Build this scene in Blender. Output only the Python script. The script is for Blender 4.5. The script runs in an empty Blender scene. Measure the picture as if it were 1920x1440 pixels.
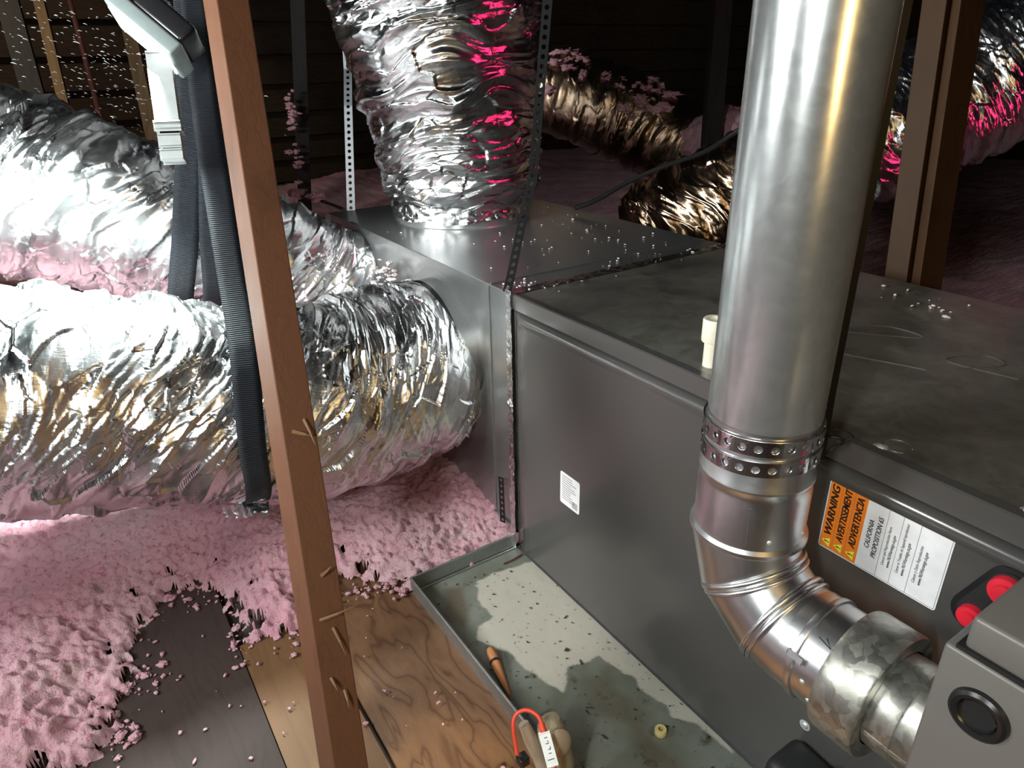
import bpy, bmesh, math, random
import numpy as np
from mathutils import Vector, Matrix, Euler

PI = math.pi
rng = np.random.default_rng(7)
random.seed(7)
SC = bpy.context.scene
COL = SC.collection

# ------------------------------------------------------------------ camera
cam_d = bpy.data.cameras.new('camera')
cam_d.sensor_width = 36.0
cam_d.lens = 24.427
cam_d.clip_start = 0.02
cam_d.clip_end = 60
cam = bpy.data.objects.new('camera', cam_d)
COL.objects.link(cam)
CAM_LOC = Vector((0.96194, -0.62661, 0.90184))
_a, _b, _g = 0.994780541, 1.13495433, -0.0215439322
cam.matrix_world = Matrix.Translation(CAM_LOC) @ (Matrix.Rotation(_a, 4, 'Z') @ Matrix.Rotation(_b, 4, 'X') @ Matrix.Rotation(_g, 4, 'Z'))
SC.camera = cam

# ------------------------------------------------------------------ world, exposure, lights
w = bpy.data.worlds.new('attic_dark')
SC.world = w
w.use_nodes = True
w.node_tree.nodes['Background'].inputs[0].default_value = (0.55, 0.6, 0.8, 1)
w.node_tree.nodes['Background'].inputs[1].default_value = 0.004
SC.view_settings.view_transform = 'Standard'
SC.view_settings.look = 'None'
SC.view_settings.gamma = 1.0
SC.view_settings.use_curve_mapping = False
SC.view_settings.exposure = 0.0


def aim(o, loc, target):
    o.location = loc
    d = Vector(target) - Vector(loc)
    o.rotation_euler = d.to_track_quat('-Z', 'Y').to_euler()


def light(name, kind, loc, target, energy, color, **kw):
    d = bpy.data.lights.new(name, kind)
    d.energy = energy
    d.color = color
    for k, v in kw.items():
        setattr(d, k, v)
    o = bpy.data.objects.new(name, d)
    COL.objects.link(o)
    aim(o, loc, target)
    return o


# a second work light behind the photographer, a warm bulb to the right, and
# the warm trouble light lying low on the deck
light('rear_work_light', 'AREA', (1.02, -1.10, 1.12), (0.35, -0.2, 0.25), 11, (0.95, 1.0, 0.97), shape='RECTANGLE', size=0.07, size_y=0.34)
light('attic_bulb', 'AREA', (1.62, -0.44, 1.0), (0.6, -0.1, 0.7), 3.2, (1.0, 0.66, 0.26), shape='RECTANGLE', size=0.07, size_y=0.40)
light('bounce_fill', 'AREA', (-0.15, -1.75, 1.15), (-0.60, 0.0, 0.60), 26, (0.95, 1.0, 0.99), shape='RECTANGLE', size=0.7, size_y=0.5, spread=math.radians(100))
light('deck_spot', 'SPOT', (1.0, -0.75, 0.55), (0.61, -0.53, 0.0), 60, (1.0, 0.90, 0.58), spot_size=math.radians(38), spot_blend=0.25, shadow_soft_size=0.02)
light('roof_fill_spot', 'SPOT', (-1.75, -1.5, 1.55), (-2.9, -0.75, 0.85), 95, (1.0, 0.86, 0.66), spot_size=math.radians(56), spot_blend=0.6, shadow_soft_size=0.08)  # added spot that brightens the left roof boards; no lamp known there
light('red_glint_spot', 'SPOT', (0.75, 1.25, 0.52), (-0.15, 1.38, 0.72), 5, (1.0, 0.03, 0.16), spot_size=math.radians(60), spot_blend=0.5, shadow_soft_size=0.04)  # added red spot for pink glints on the climbing duct; source unknown
light('red_duct_spot', 'SPOT', (0.25, 0.62, 1.20), (-0.5, 0.3, 0.8), 4, (1.0, 0.03, 0.16), spot_size=math.radians(40), spot_blend=0.5, shadow_soft_size=0.03)  # second added red spot, for the glints on the vertical duct
# the light given by the LED panel of the work light hung at the upper left
LAMP = Vector((-0.331, -0.431, 0.948))
light('led_panel_light', 'AREA', LAMP + Vector((-0.005, -0.03, -0.04)), LAMP + Vector((0.02, -0.40, -0.42)), 30, (0.86, 1.0, 0.97), shape='RECTANGLE', size=0.11, size_y=0.05, spread=math.radians(125))

# ------------------------------------------------------------------ noise helpers


def _hash(ix, iy, iz, seed):
    h = (ix.astype(np.int64) * 374761393 + iy.astype(np.int64) * 668265263 + iz.astype(np.int64) * 2147483647 + seed * 974711) & 0xFFFFFFFF
    h = ((h ^ (h >> 13)) * 1274126177) & 0xFFFFFFFF
    h = ((h ^ (h >> 16)) * 2246822519) & 0xFFFFFFFF
    h = h ^ (h >> 15)
    return (h & 0xFFFFFF) / float(0xFFFFFF)


def vnoise(p, seed=0):
    i = np.floor(p).astype(np.int64)
    f = p - i
    u = f * f * (3 - 2 * f)
    r = 0
    for dx in (0, 1):
        wx = u[..., 0] if dx else 1 - u[..., 0]
        for dy in (0, 1):
            wy = u[..., 1] if dy else 1 - u[..., 1]
            for dz in (0, 1):
                wz = u[..., 2] if dz else 1 - u[..., 2]
                r = r + wx * wy * wz * _hash(i[..., 0] + dx, i[..., 1] + dy, i[..., 2] + dz, seed)
    return r * 2 - 1


def fbm(p, octs=4, seed=0, gain=0.5):
    a, s, r = 1.0, 0.0, 0
    for k in range(octs):
        r = r + a * vnoise(p * (2.03 ** k) + 13.7 * k, seed + k)
        s += a
        a *= gain
    return r / s


def ridged(p, seed=0):
    return 1 - np.abs(vnoise(p, seed)) * 2


def facets(p, seed=0):
    """crumpled-sheet field: every cell is a tilted plane"""
    i = np.floor(p).astype(np.int64)
    best = np.full(p.shape[:-1], 1e9)
    val = np.zeros(p.shape[:-1])
    for dx in (-1, 0, 1):
        for dy in (-1, 0, 1):
            for dz in (-1, 0, 1):
                c = i + np.array([dx, dy, dz])
                h = [_hash(c[..., 0], c[..., 1], c[..., 2], seed + k) for k in range(6)]
                q = np.stack([c[..., 0] + h[0], c[..., 1] + h[1], c[..., 2] + h[2]], -1)
                d = p - q
                dd = (d * d).sum(-1)
                v = d[..., 0] * (h[3] * 2 - 1) + d[..., 1] * (h[4] * 2 - 1) + d[..., 2] * (h[5] * 2 - 1)
                m = dd < best
                best = np.where(m, dd, best)
                val = np.where(m, v, val)
    return val


def smooth01(x):
    x = np.clip(x, 0, 1)
    return x * x * (3 - 2 * x)


def poly_sd(px, py, poly):
    """signed distance to a polygon, positive inside"""
    d = np.full(px.shape, 1e9)
    inside = np.zeros(px.shape, bool)
    n = len(poly)
    for k in range(n):
        ax, ay = poly[k]
        bx, by = poly[(k + 1) % n]
        ex, ey = bx - ax, by - ay
        t = np.clip(((px - ax) * ex + (py - ay) * ey) / (ex * ex + ey * ey + 1e-12), 0, 1)
        d = np.minimum(d, np.hypot(px - ax - t * ex, py - ay - t * ey))
        c = ((ay > py) != (by > py)) & (px < (bx - ax) * (py - ay) / (by - ay + 1e-15) + ax)
        inside ^= c
    return np.where(inside, d, -d)


# ------------------------------------------------------------------ object helpers


def tag(o, label=None, cat=None, group=None, kind=None):
    if label:
        o['label'] = label
    if cat:
        o['category'] = cat
    if group:
        o['group'] = group
    if kind:
        o['kind'] = kind
    return o


ORIG = {}


def thing(name, label, cat, loc=(0, 0, 0), group=None):
    o = bpy.data.objects.new(name, None)
    o.empty_display_size = 0.05
    COL.objects.link(o)
    o.location = loc
    ORIG[o.name] = Vector(loc)
    return tag(o, label, cat, group)


def mesh(name, V, F, mat, parent=None, smooth=False, uv=None, cols=None):
    """one mesh object from world coordinates; its origin goes to its base"""
    V = np.asarray(V, float).reshape(-1, 3)
    me = bpy.data.meshes.new(name)
    if parent is None:
        org = np.array([(V[:, 0].min() + V[:, 0].max()) / 2, (V[:, 1].min() + V[:, 1].max()) / 2, V[:, 2].min()])
        loc = Vector(org)
    else:
        org = np.array(ORIG[parent.name])
        loc = Vector((0, 0, 0))
    if isinstance(F, np.ndarray):
        F = F.tolist()
    me.from_pydata((V - org).tolist(), [], F)
    me.update()
    if smooth:
        me.polygons.foreach_set('use_smooth', [True] * len(me.polygons))
    if uv is not None:
        l = me.uv_layers.new(name='UVMap')
        idx = np.empty(len(me.loops), int)
        me.loops.foreach_get('vertex_index', idx)
        l.data.foreach_set('uv', np.asarray(uv, float)[idx].ravel())
    if cols is not None:
        for nm, c in cols.items():
            at = me.attributes.new(nm, 'FLOAT', 'POINT')
            at.data.foreach_set('value', np.asarray(c, float).ravel())
    if mat is not None:
        me.materials.append(mat)
    o = bpy.data.objects.new(name, me)
    COL.objects.link(o)
    o.location = loc
    if parent is not None:
        o.parent = parent
    ORIG[o.name] = Vector(org)
    return o


class MB:
    """collects shapes that make ONE mesh"""

    def __init__(s):
        s.V, s.F, s.n = [], [], 0

    def add(s, V, F):
        V = np.asarray(V, float).reshape(-1, 3)
        s.V.append(V)
        s.F += [[i + s.n for i in f] for f in F]
        s.n += len(V)
        return s

    def box(s, lo, hi, bev=0.0, rot=None, piv=None):
        bm = bmesh.new()
        bmesh.ops.create_cube(bm, size=1)
        lo, hi = Vector(lo), Vector(hi)
        for v in bm.verts:
            v.co = Vector(((v.co.x + .5) * (hi.x - lo.x) + lo.x, (v.co.y + .5) * (hi.y - lo.y) + lo.y, (v.co.z + .5) * (hi.z - lo.z) + lo.z))
        if bev > 0:
            bmesh.ops.bevel(bm, geom=bm.edges[:], offset=bev, segments=3, profile=0.5, affect='EDGES')
        if rot is not None:
            piv = Vector(piv) if piv is not None else (lo + hi) / 2
            M = Matrix.Translation(piv) @ rot.to_4x4() @ Matrix.Translation(-piv)
            bm.transform(M)
        return s.bm(bm)

    def bm(s, bm):
        bm.verts.ensure_lookup_table()
        bm.verts.index_update()
        s.add([v.co[:] for v in bm.verts], [[v.index for v in f.verts] for f in bm.faces])
        bm.free()
        return s

    def beam(s, a, b, wdir, w, t, bev=0.0):
        """a rectangular bar from a to b; w wide along wdir, t thick across"""
        a, b = Vector(a), Vector(b)
        z = (b - a).normalized()
        x = Vector(wdir)
        x = (x - z * x.dot(z)).normalized()
        y = z.cross(x)
        bm = bmesh.new()
        bmesh.ops.create_cube(bm, size=1)
        L = (b - a).length
        for v in bm.verts:
            v.co = (a + b) / 2 + x * v.co.x * w + y * v.co.y * t + z * v.co.z * L
        if bev > 0:
            bmesh.ops.bevel(bm, geom=bm.edges[:], offset=bev, segments=2, profile=0.5, affect='EDGES')
        return s.bm(bm)

    def lathe(s, prof, origin, axis, n=64, closed=False):
        """profile [(r, h)] spun about axis through origin"""
        z = Vector(axis).normalized()
        x = z.orthogonal().normalized()
        y = z.cross(x)
        o = Vector(origin)
        V, F = [], []
        m = len(prof)
        for r, h in prof:
            for k in range(n):
                a = 2 * PI * k / n
                V.append(o + z * h + x * (r * math.cos(a)) + y * (r * math.sin(a)))
        for i in range(m - 1 if not closed else m):
            for k in range(n):
                k2 = (k + 1) % n
                j = (i + 1) % m
                F.append((i * n + k, i * n + k2, j * n + k2, j * n + k))
        return s.add([v[:] for v in V], F)

    def tube(s, pts, rad, n=16, caps=True):
        V, F = tube_vf(np.array(pts, float), rad, n, caps)
        return s.add(V, F)

    def build(s, name, mat, parent=None, smooth=False):
        o = mesh(name, np.concatenate(s.V), s.F, mat, parent, smooth)
        if smooth:
            autosmooth(o)
        return o


def autosmooth(o, ang=35):
    me = o.data
    bm = bmesh.new()
    bm.from_mesh(me)
    bmesh.ops.recalc_face_normals(bm, faces=bm.faces[:])
    for e in bm.edges:
        if len(e.link_faces) == 2 and e.calc_face_angle(0) > math.radians(ang):
            e.smooth = False
    bm.to_mesh(me)
    bm.free()
    me.polygons.foreach_set('use_smooth', [True] * len(me.polygons))
    return o


def catmull(pts, n):
    P = np.array(pts, float)
    P = np.vstack([2 * P[0] - P[1], P, 2 * P[-1] - P[-2]])
    out = []
    segs = len(P) - 3
    for t in np.linspace(0, segs - 1e-9, n):
        k = int(t)
        u = t - k
        p0, p1, p2, p3 = P[k:k + 4]
        out.append(0.5 * ((2 * p1) + (-p0 + p2) * u + (2 * p0 - 5 * p1 + 4 * p2 - p3) * u * u + (-p0 + 3 * p1 - 3 * p2 + p3) * u ** 3))
    return np.array(out)


def frames(C):
    T = np.gradient(C, axis=0)
    T /= np.linalg.norm(T, axis=1)[:, None]
    up = np.array([0, 0, 1.0]) if abs(T[0][2]) < 0.9 else np.array([1.0, 0, 0])
    N = np.zeros_like(C)
    n = up - T[0] * (up @ T[0])
    for i in range(len(C)):
        n = n - T[i] * (n @ T[i])
        n = n / np.linalg.norm(n)
        N[i] = n
    return T, N, np.cross(T, N)


def tube_vf(P, rad, n=16, caps=True):
    T, N, B = frames(P)
    m = len(P)
    r = np.full(m, rad) if np.isscalar(rad) else np.asarray(rad)
    a = np.linspace(0, 2 * PI, n, endpoint=False)
    V = P[:, None, :] + r[:, None, None] * (np.cos(a)[None, :, None] * N[:, None, :] + np.sin(a)[None, :, None] * B[:, None, :])
    F = [(i * n + k, i * n + (k + 1) % n, (i + 1) * n + (k + 1) % n, (i + 1) * n + k) for i in range(m - 1) for k in range(n)]
    if caps:
        F.append(list(range(n))[::-1])
        F.append([(m - 1) * n + k for k in range(n)])
    return V.reshape(-1, 3), F


def grid_faces(nu, nv, wrap=False):
    """faces of an (nv rows, nu columns) grid"""
    i = np.arange(nv - 1)[:, None]
    k = np.arange(nu if wrap else nu - 1)[None, :]
    k2 = (k + 1) % nu
    return np.stack([i * nu + k, i * nu + k2, (i + 1) * nu + k2, (i + 1) * nu + k], -1).reshape(-1, 4)


def perf_strip(pts, wd, width, pitch, hole, holes_from=0.0):
    """flat perforated steel strip along a polyline: quads around round holes"""
    pts = np.array(pts, float)
    seg = np.linalg.norm(np.diff(pts, axis=0), axis=1)
    L = seg.sum()
    s = np.concatenate([[0], np.cumsum(seg)])
    n = max(2, int(L / pitch))
    wd = np.array(wd, float)

    def at(t):
        p = np.array([np.interp(t, s, pts[:, k]) for k in range(3)])
        wv = np.array([np.interp(t, s, wd[:, k]) for k in range(3)]) if wd.ndim == 2 else wd
        return p, wv / np.linalg.norm(wv)
    V, F = [], []
    for c in range(n):
        t0, t1 = L * c / n, L * (c + 1) / n
        tc = (t0 + t1) / 2
        ring_o, ring_i = [], []
        for q in range(16):
            a = 2 * PI * q / 16
            ca, sa = math.cos(a), math.sin(a)
            k = 1 / max(abs(ca), abs(sa))
            for (x, y, lst) in ((ca * k * (t1 - t0) / 2, sa * k * width / 2, ring_o), (ca * hole, sa * hole, ring_i)):
                p, wv = at(tc + x)
                V.append(p + wv * y)
                lst.append(len(V) - 1)
        for q in range(16):
            q2 = (q + 1) % 16
            F.append((ring_o[q], ring_o[q2], ring_i[q2], ring_i[q]))
    return np.array(V), F


def solidify(o, t, off=0.0):
    m = o.modifiers.new('thickness', 'SOLIDIFY')
    m.thickness = t
    m.offset = off
    return o


def text(name, body, loc, size, mat, parent, xdir, ydir, align='LEFT', shear=0.0, bold=0.0, sx=1.0, fit=None, strike=0.0):
    c = bpy.data.curves.new(name, 'FONT')
    c.body = body
    c.size = size
    c.shear = shear
    c.offset = bold
    c.align_x = align
    c.align_y = 'CENTER'
    c.extrude = 0.00005
    c.materials.append(mat)
    o = bpy.data.objects.new(name, c)
    COL.objects.link(o)
    x, y = Vector(xdir).normalized(), Vector(ydir).normalized()
    z = x.cross(y)
    R = Matrix((x, y, z)).transposed()
    o.rotation_euler = R.to_euler()
    if fit:
        bpy.context.view_layer.update()
        sx = fit / max(o.dimensions.x, 1e-6)
    o.scale = (sx, 1, 1)
    o.location = Vector(loc) - (ORIG[parent.name] if parent else Vector())
    o.parent = parent
    bpy.context.view_layer.update()
    me = bpy.data.meshes.new_from_object(o)
    if strike:           # bold print: the same letters struck again a hair to the side
        bm = bmesh.new()
        bm.from_mesh(me)
        for dx in (-strike, strike):
            g = bmesh.ops.duplicate(bm, geom=bm.verts[:] + bm.edges[:] + bm.faces[:]) if dx < 0 else None
            if g:
                new = [e for e in g['geom'] if isinstance(e, bmesh.types.BMVert)]
                for v in new:
                    v.co.x += strike * 2
                    v.co.z += 0.00002
        bm.to_mesh(me)
        bm.free()
    r = bpy.data.objects.new(name, me)
    COL.objects.link(r)
    r.rotation_euler, r.scale, r.location, r.parent = o.rotation_euler, o.scale, o.location, parent
    bpy.data.objects.remove(o)
    return r


# ------------------------------------------------------------------ materials


class NT:
    def __init__(s, name):
        s.m = bpy.data.materials.new(name)
        s.m.use_nodes = True
        s.t = s.m.node_tree
        s.b = s.t.nodes['Principled BSDF']

    def n(s, kind, **kw):
        x = s.t.nodes.new(kind)
        for k, v in kw.items():
            if k.startswith('i_'):
                x.inputs[k[2:].replace('_', ' ')].default_value = v
            else:
                setattr(x, k, v)
        return x

    def l(s, a, b):
        s.t.links.new(a, b)

    def set(s, **kw):
        for k, v in kw.items():
            key = k.replace('_', ' ')
            s.b.inputs[key].default_value = v if not isinstance(v, tuple) or len(v) == 4 else (*v, 1)
        return s

    def coord(s, kind='Object', scale=(1, 1, 1), rot=(0, 0, 0)):
        tc = s.n('ShaderNodeTexCoord')
        mp = s.n('ShaderNodeMapping')
        mp.inputs['Scale'].default_value = scale
        mp.inputs['Rotation'].default_value = rot
        s.l(tc.outputs[kind], mp.inputs[0])
        return mp.outputs[0]

    def noise(s, vec, scale, detail=4, rough=0.55, dist=0.0):
        x = s.n('ShaderNodeTexNoise')
        x.inputs['Scale'].default_value = scale
        x.inputs['Detail'].default_value = detail
        x.inputs['Roughness'].default_value = rough
        x.inputs['Distortion'].default_value = dist
        s.l(vec, x.inputs['Vector'])
        return x

    def vor(s, vec, scale, feature='F1', rand=1.0):
        x = s.n('ShaderNodeTexVoronoi')
        x.feature = feature
        x.inputs['Scale'].default_value = scale
        x.inputs['Randomness'].default_value = rand
        s.l(vec, x.inputs['Vector'])
        return x

    def ramp(s, fac, stops, interp='LINEAR'):
        r = s.n('ShaderNodeValToRGB')
        r.color_ramp.interpolation = interp
        el = r.color_ramp.elements
        while len(el) < len(stops):
            el.new(0.5)
        for e, (p, c) in zip(el, stops):
            e.position = p
            e.color = (*c, 1) if len(c) == 3 else c
        s.l(fac, r.inputs[0])
        return r.outputs[0]

    def mix(s, fac, a, b, mode='MIX'):
        x = s.n('ShaderNodeMix')
        x.data_type = 'RGBA'
        x.blend_type = mode
        for v, k in ((fac, 0), (a, 6), (b, 7)):
            if hasattr(v, 'node'):
                s.l(v, x.inputs[k])
            else:
                x.inputs[k].default_value = v if k == 0 else (*v, 1)
        return x.outputs[2]

    def math(s, op, a, b=0.0, clamp=False):
        x = s.n('ShaderNodeMath')
        x.operation = op
        x.use_clamp = clamp
        for v, k in ((a, 0), (b, 1)):
            if hasattr(v, 'node'):
                s.l(v, x.inputs[k])
            else:
                x.inputs[k].default_value = v
        return x.outputs[0]

    def bump(s, h, strength=0.3, dist=0.01, normal=None):
        x = s.n('ShaderNodeBump')
        x.inputs['Strength'].default_value = strength
        x.inputs['Distance'].default_value = dist
        s.l(h, x.inputs['Height'])
        if normal is not None:
            s.l(normal, x.inputs['Normal'])
        s.l(x.outputs[0], s.b.inputs['Normal'])
        return x.outputs[0]

    def to(s, out, name):
        s.l(out, s.b.inputs[name])
        return s


def m_plain(name, col, rough=0.5, metal=0.0, **kw):
    t = NT(name)
    t.set(Base_Color=col, Roughness=rough, Metallic=metal, **kw)
    nz = t.noise(t.coord('Object'), 60, 3)
    t.to(t.mix(0.18, col, t.ramp(nz.outputs[0], [(0.3, tuple(c * .55 for c in col)), (0.7, tuple(min(1, c * 1.25) for c in col))])), 'Base Color')
    return t.m


def m_foil(name, col=(0.80, 0.81, 0.82), tilt=0.18, rough=0.34, sx=14, sy=30, coat=1.0):
    """crinkled metallised film: broad sheen, sharp glints from the clear top film, fine scratches"""
    t = NT(name)
    t.set(Base_Color=col, Metallic=1.0, Roughness=rough, Coat_Weight=coat, Coat_Roughness=0.07, Coat_IOR=1.6)
    uv = t.coord('UV', (sx, sy, 1))
    wob = t.noise(uv, 0.9, 3)
    add = t.n('ShaderNodeVectorMath', operation='MULTIPLY_ADD')
    t.l(wob.outputs['Color'], add.inputs[0])
    add.inputs[1].default_value = (1.6, 1.6, 0)
    t.l(uv, add.inputs[2])
    v1 = t.vor(add.outputs[0], 1.0)
    v2 = t.vor(add.outputs[0], 2.7)
    g = t.n('ShaderNodeNewGeometry')
    acc = g.outputs['Normal']
    # where the film is smooth the small facets fade out
    pat = t.ramp(t.noise(t.coord('UV'), 7, 3).outputs[0], [(0.40, (.15,) * 3), (0.62, (1, 1, 1))])
    for v, k in ((v1, tilt), (v2, tilt * .7)):
        sub = t.n('ShaderNodeVectorMath', operation='SUBTRACT')
        t.l(v.outputs['Color'], sub.inputs[0])
        sub.inputs[1].default_value = (.5, .5, .5)
        sc = t.n('ShaderNodeVectorMath', operation='SCALE')
        t.l(sub.outputs[0], sc.inputs[0])
        t.l(t.math('MULTIPLY', pat, k), sc.inputs['Scale'])
        ad = t.n('ShaderNodeVectorMath', operation='ADD')
        t.l(sc.outputs[0], ad.inputs[0])
        t.l(acc, ad.inputs[1])
        acc = ad.outputs[0]
    nm = t.n('ShaderNodeVectorMath', operation='NORMALIZE')
    t.l(acc, nm.inputs[0])
    scr = t.noise(t.coord('UV', (30, 7, 1), (0, 0, 0.5)), 12, 5, 0.65)
    bn = t.bump(scr.outputs[0], 0.22, 0.003, nm.outputs[0])
    t.l(bn, t.b.inputs['Coat Normal'])
    t.to(t.ramp(t.noise(t.coord('UV'), 9, 5).outputs[0], [(0.3, (rough * .6,) * 3), (0.75, (rough * 1.4,) * 3)]), 'Roughness')
    return t.m


def m_galv(name, col=(0.56, 0.57, 0.57), rough=0.3, sp=38, var=0.25, metal=1.0, bump=0.05, kind='Object', cell=0.0):
    """galvanised sheet with zinc spangle"""
    t = NT(name)
    t.set(Metallic=metal)
    co = t.coord(kind)
    wob = t.noise(co, 18, 3)
    mixv = t.n('ShaderNodeVectorMath', operation='MULTIPLY_ADD')
    t.l(wob.outputs['Color'], mixv.inputs[0])
    mixv.inputs[1].default_value = (.05, .05, .05)
    t.l(co, mixv.inputs[2])
    v = t.vor(mixv.outputs[0], sp)
    big = t.noise(co, 7, 5, 0.6)
    med = t.noise(mixv.outputs[0], sp * 1.1, 4, 0.65, 1.2)
    k = t.n('ShaderNodeSeparateColor')
    t.l(v.outputs['Color'], k.inputs[0])
    f = t.math('ADD', t.math('ADD', t.math('MULTIPLY', k.outputs[0], cell), t.math('MULTIPLY', big.outputs[0], 0.5)), t.math('MULTIPLY', med.outputs[0], 0.5 - cell * .5))
    t.to(t.ramp(f, [(0.3, tuple(c * (1 - var) for c in col)), (0.75, tuple(min(1, c * (1 + var)) for c in col))]), 'Base Color')
    t.to(t.ramp(f, [(0.3, (rough * .88,) * 3), (0.75, (rough * 1.12,) * 3)]), 'Roughness')
    t.bump(big.outputs[0], bump, 0.01)
    return t.m


def m_wood(name, light_c, dark_c, axis='X', scale=1.0, bands=9.0, rough=0.65, stretch=9.0, stain=0.3, line=0.35):
    t = NT(name)
    sc = {'X': (1, stretch, stretch), 'Y': (stretch, 1, stretch), 'Z': (stretch, stretch, 1)}[axis]
    co = t.coord('Object', tuple(scale * s for s in sc))
    n1 = t.noise(co, 1.1, 2.5, 0.45, 0.35)
    fr = t.math('FRACT', t.math('MULTIPLY', n1.outputs[0], bands))
    tri = t.math('ABSOLUTE', t.math('SUBTRACT', fr, 0.5))
    grain = t.ramp(tri, [(0.0, (1, 1, 1)), (0.13, (.35,) * 3), (0.5, (0, 0, 0))])
    fine = t.noise(co, 14, 4, 0.7)
    base = t.mix(fine.outputs[0], light_c, tuple(a * .6 + b * .4 for a, b in zip(light_c, dark_c)))
    c2 = t.mix(t.math('MULTIPLY', grain, line * 2), base, dark_c)
    st = t.noise(t.coord('Object'), 6, 5, 0.65)
    msk = t.ramp(st.outputs[0], [(0.52, (0, 0, 0)), (0.72, (1, 1, 1))])
    c3 = t.mix(t.math('MULTIPLY', msk, stain), c2, tuple(c * .3 for c in dark_c))
    t.to(c3, 'Base Color')
    t.set(Roughness=rough, Specular_IOR_Level=0.25)
    t.bump(t.math('ADD', fine.outputs[0], t.math('MULTIPLY', grain, -.5)), 0.12, 0.003)
    return t.m


M = {}
M['foil_big'] = m_foil('foil_big', tilt=0.28, rough=0.28, sx=16, sy=58)
M['foil_up'] = m_foil('foil_up', tilt=0.17, rough=0.32, sx=18, sy=50)
M['foil_vert'] = m_foil('foil_vert', tilt=0.26, rough=0.20, sx=12, sy=70)
M['foil_fine'] = m_foil('foil_fine', tilt=0.5, rough=0.26, sx=22, sy=110)
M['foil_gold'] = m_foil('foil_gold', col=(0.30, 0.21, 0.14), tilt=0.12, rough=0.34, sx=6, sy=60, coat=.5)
M['foil_brown'] = m_foil('foil_brown', col=(0.42, 0.30, 0.20), tilt=0.35, rough=0.26, sx=14, sy=50, coat=.7)  # brown of the reflected wood is put into the foil colour
M['foil_tape'] = m_foil('foil_tape', tilt=0.6, rough=0.25, sx=90, sy=70)
M['galv_flue'] = m_galv('galv_flue', (0.60, 0.62, 0.62), 0.25, 40, 0.17, metal=.85, bump=0.015)
M['galv_elbow'] = m_galv('galv_elbow', (0.74, 0.74, 0.75), 0.31, 50, 0.06, bump=0.03)
M['galv_spangle'] = m_galv('galv_spangle', (0.40, 0.39, 0.35), 0.40, 95, 0.50, metal=.9, bump=0.10, cell=0.26)
M['galv_sheet'] = m_galv('galv_sheet', (0.40, 0.41, 0.41), 0.31, 34, 0.12, metal=.9, bump=0.03)
M['galv_top'] = m_galv('galv_top', (0.20, 0.19, 0.165), 0.36, 20, 0.6, metal=.55, bump=0.08, cell=.08)
M['galv_pan'] = m_galv('galv_pan', (0.45, 0.47, 0.47), 0.35, 40, 0.2, metal=.85)
M['steel_hanger'] = m_plain('steel_hanger', (0.38, 0.40, 0.42), 0.4, 0.9)
M['hanger_shiny'] = m_plain('hanger_shiny', (0.75, 0.76, 0.78), 0.16, 1.0)
M['black_steel'] = m_plain('black_steel', (0.008, 0.008, 0.009), 0.55, 0.0, Specular_IOR_Level=0.25)
M['screw'] = m_plain('screw', (0.75, 0.78, 0.78), 0.3, 0.6)
M['black_plastic'] = m_plain('black_plastic', (0.012, 0.012, 0.013), 0.3)
M['black_rubber'] = m_plain('black_rubber', (0.014, 0.014, 0.015), 0.55)
M['handle_white'] = m_plain('handle_white', (0.30, 0.32, 0.32), 0.5)
M['handle_black'] = m_plain('handle_black', (0.004, 0.004, 0.004), 0.9, Specular_IOR_Level=0.0)
M['fluff_pale'] = m_plain('fluff_pale', (0.62, 0.54, 0.54), 0.9)
M['scribble'] = m_plain('scribble', (0.07, 0.065, 0.055), 0.5)
M['debris'] = m_plain('debris', (0.045, 0.033, 0.018), 0.8)
M['deck_dirt'] = m_plain('deck_dirt', (0.075, 0.055, 0.045), 0.9)
M['white_pl'] = m_plain('white_pl', (0.80, 0.82, 0.80), 0.4)
M['cream_pvc'] = m_plain('cream_pvc', (0.72, 0.68, 0.55), 0.4)
M['beige'] = m_plain('beige', (0.36, 0.30, 0.19), 0.4)
M['beige_cap'] = m_plain('beige_cap', (0.40, 0.31, 0.22), 0.35)
M['red_cable'] = m_plain('red_cable', (0.75, 0.07, 0.035), 0.4)
M['red_pl'] = m_plain('red_pl', (0.72, 0.02, 0.04), 0.35)
M['yellow'] = m_plain('yellow', (0.75, 0.55, 0.03), 0.4)
M['ink'] = m_plain('ink', (0.008, 0.008, 0.008), 0.5)
M['ink_grey'] = m_plain('ink_grey', (0.18, 0.17, 0.17), 0.5)
M['label_white'] = m_plain('label_white', (0.80, 0.79, 0.80), 0.35)
M['label_grey'] = m_plain('label_grey', (0.30, 0.29, 0.29), 0.4)
M['label_orange'] = m_plain('label_orange', (0.88, 0.22, 0.015), 0.35)
M['label_yellow'] = m_plain('label_yellow', (0.90, 0.80, 0.08), 0.35)
M['cord_black'] = m_plain('cord_black', (0.012, 0.012, 0.012), 0.5)
M['copper_red'] = m_plain('copper_red', (0.12, 0.035, 0.025), 0.6)
M['rust'] = m_plain('rust', (0.10, 0.028, 0.015), 0.7)
M['gold_nut'] = m_plain('gold_nut', (0.6, 0.5, 0.22), 0.35)
M['stake'] = m_wood('stake', (0.50, 0.22, 0.09), (0.25, 0.09, 0.03), 'X', 6, 6, stain=0.1)
M['stud'] = m_wood('stud', (0.125, 0.050, 0.023), (0.070, 0.026, 0.012), 'Z', 1.4, 5, 0.6, 22, 0.45, 0.10)
M['stud_dark'] = m_wood('stud_dark', (0.075, 0.036, 0.014), (0.045, 0.02, 0.008), 'Z', 1.6, 5, 0.6, 20, 0.35, 0.1)
M['raf'] = m_wood('raf', (0.16, 0.10, 0.045), (0.08, 0.045, 0.02), 'Z', 2, 6, 0.7, 10)
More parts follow.
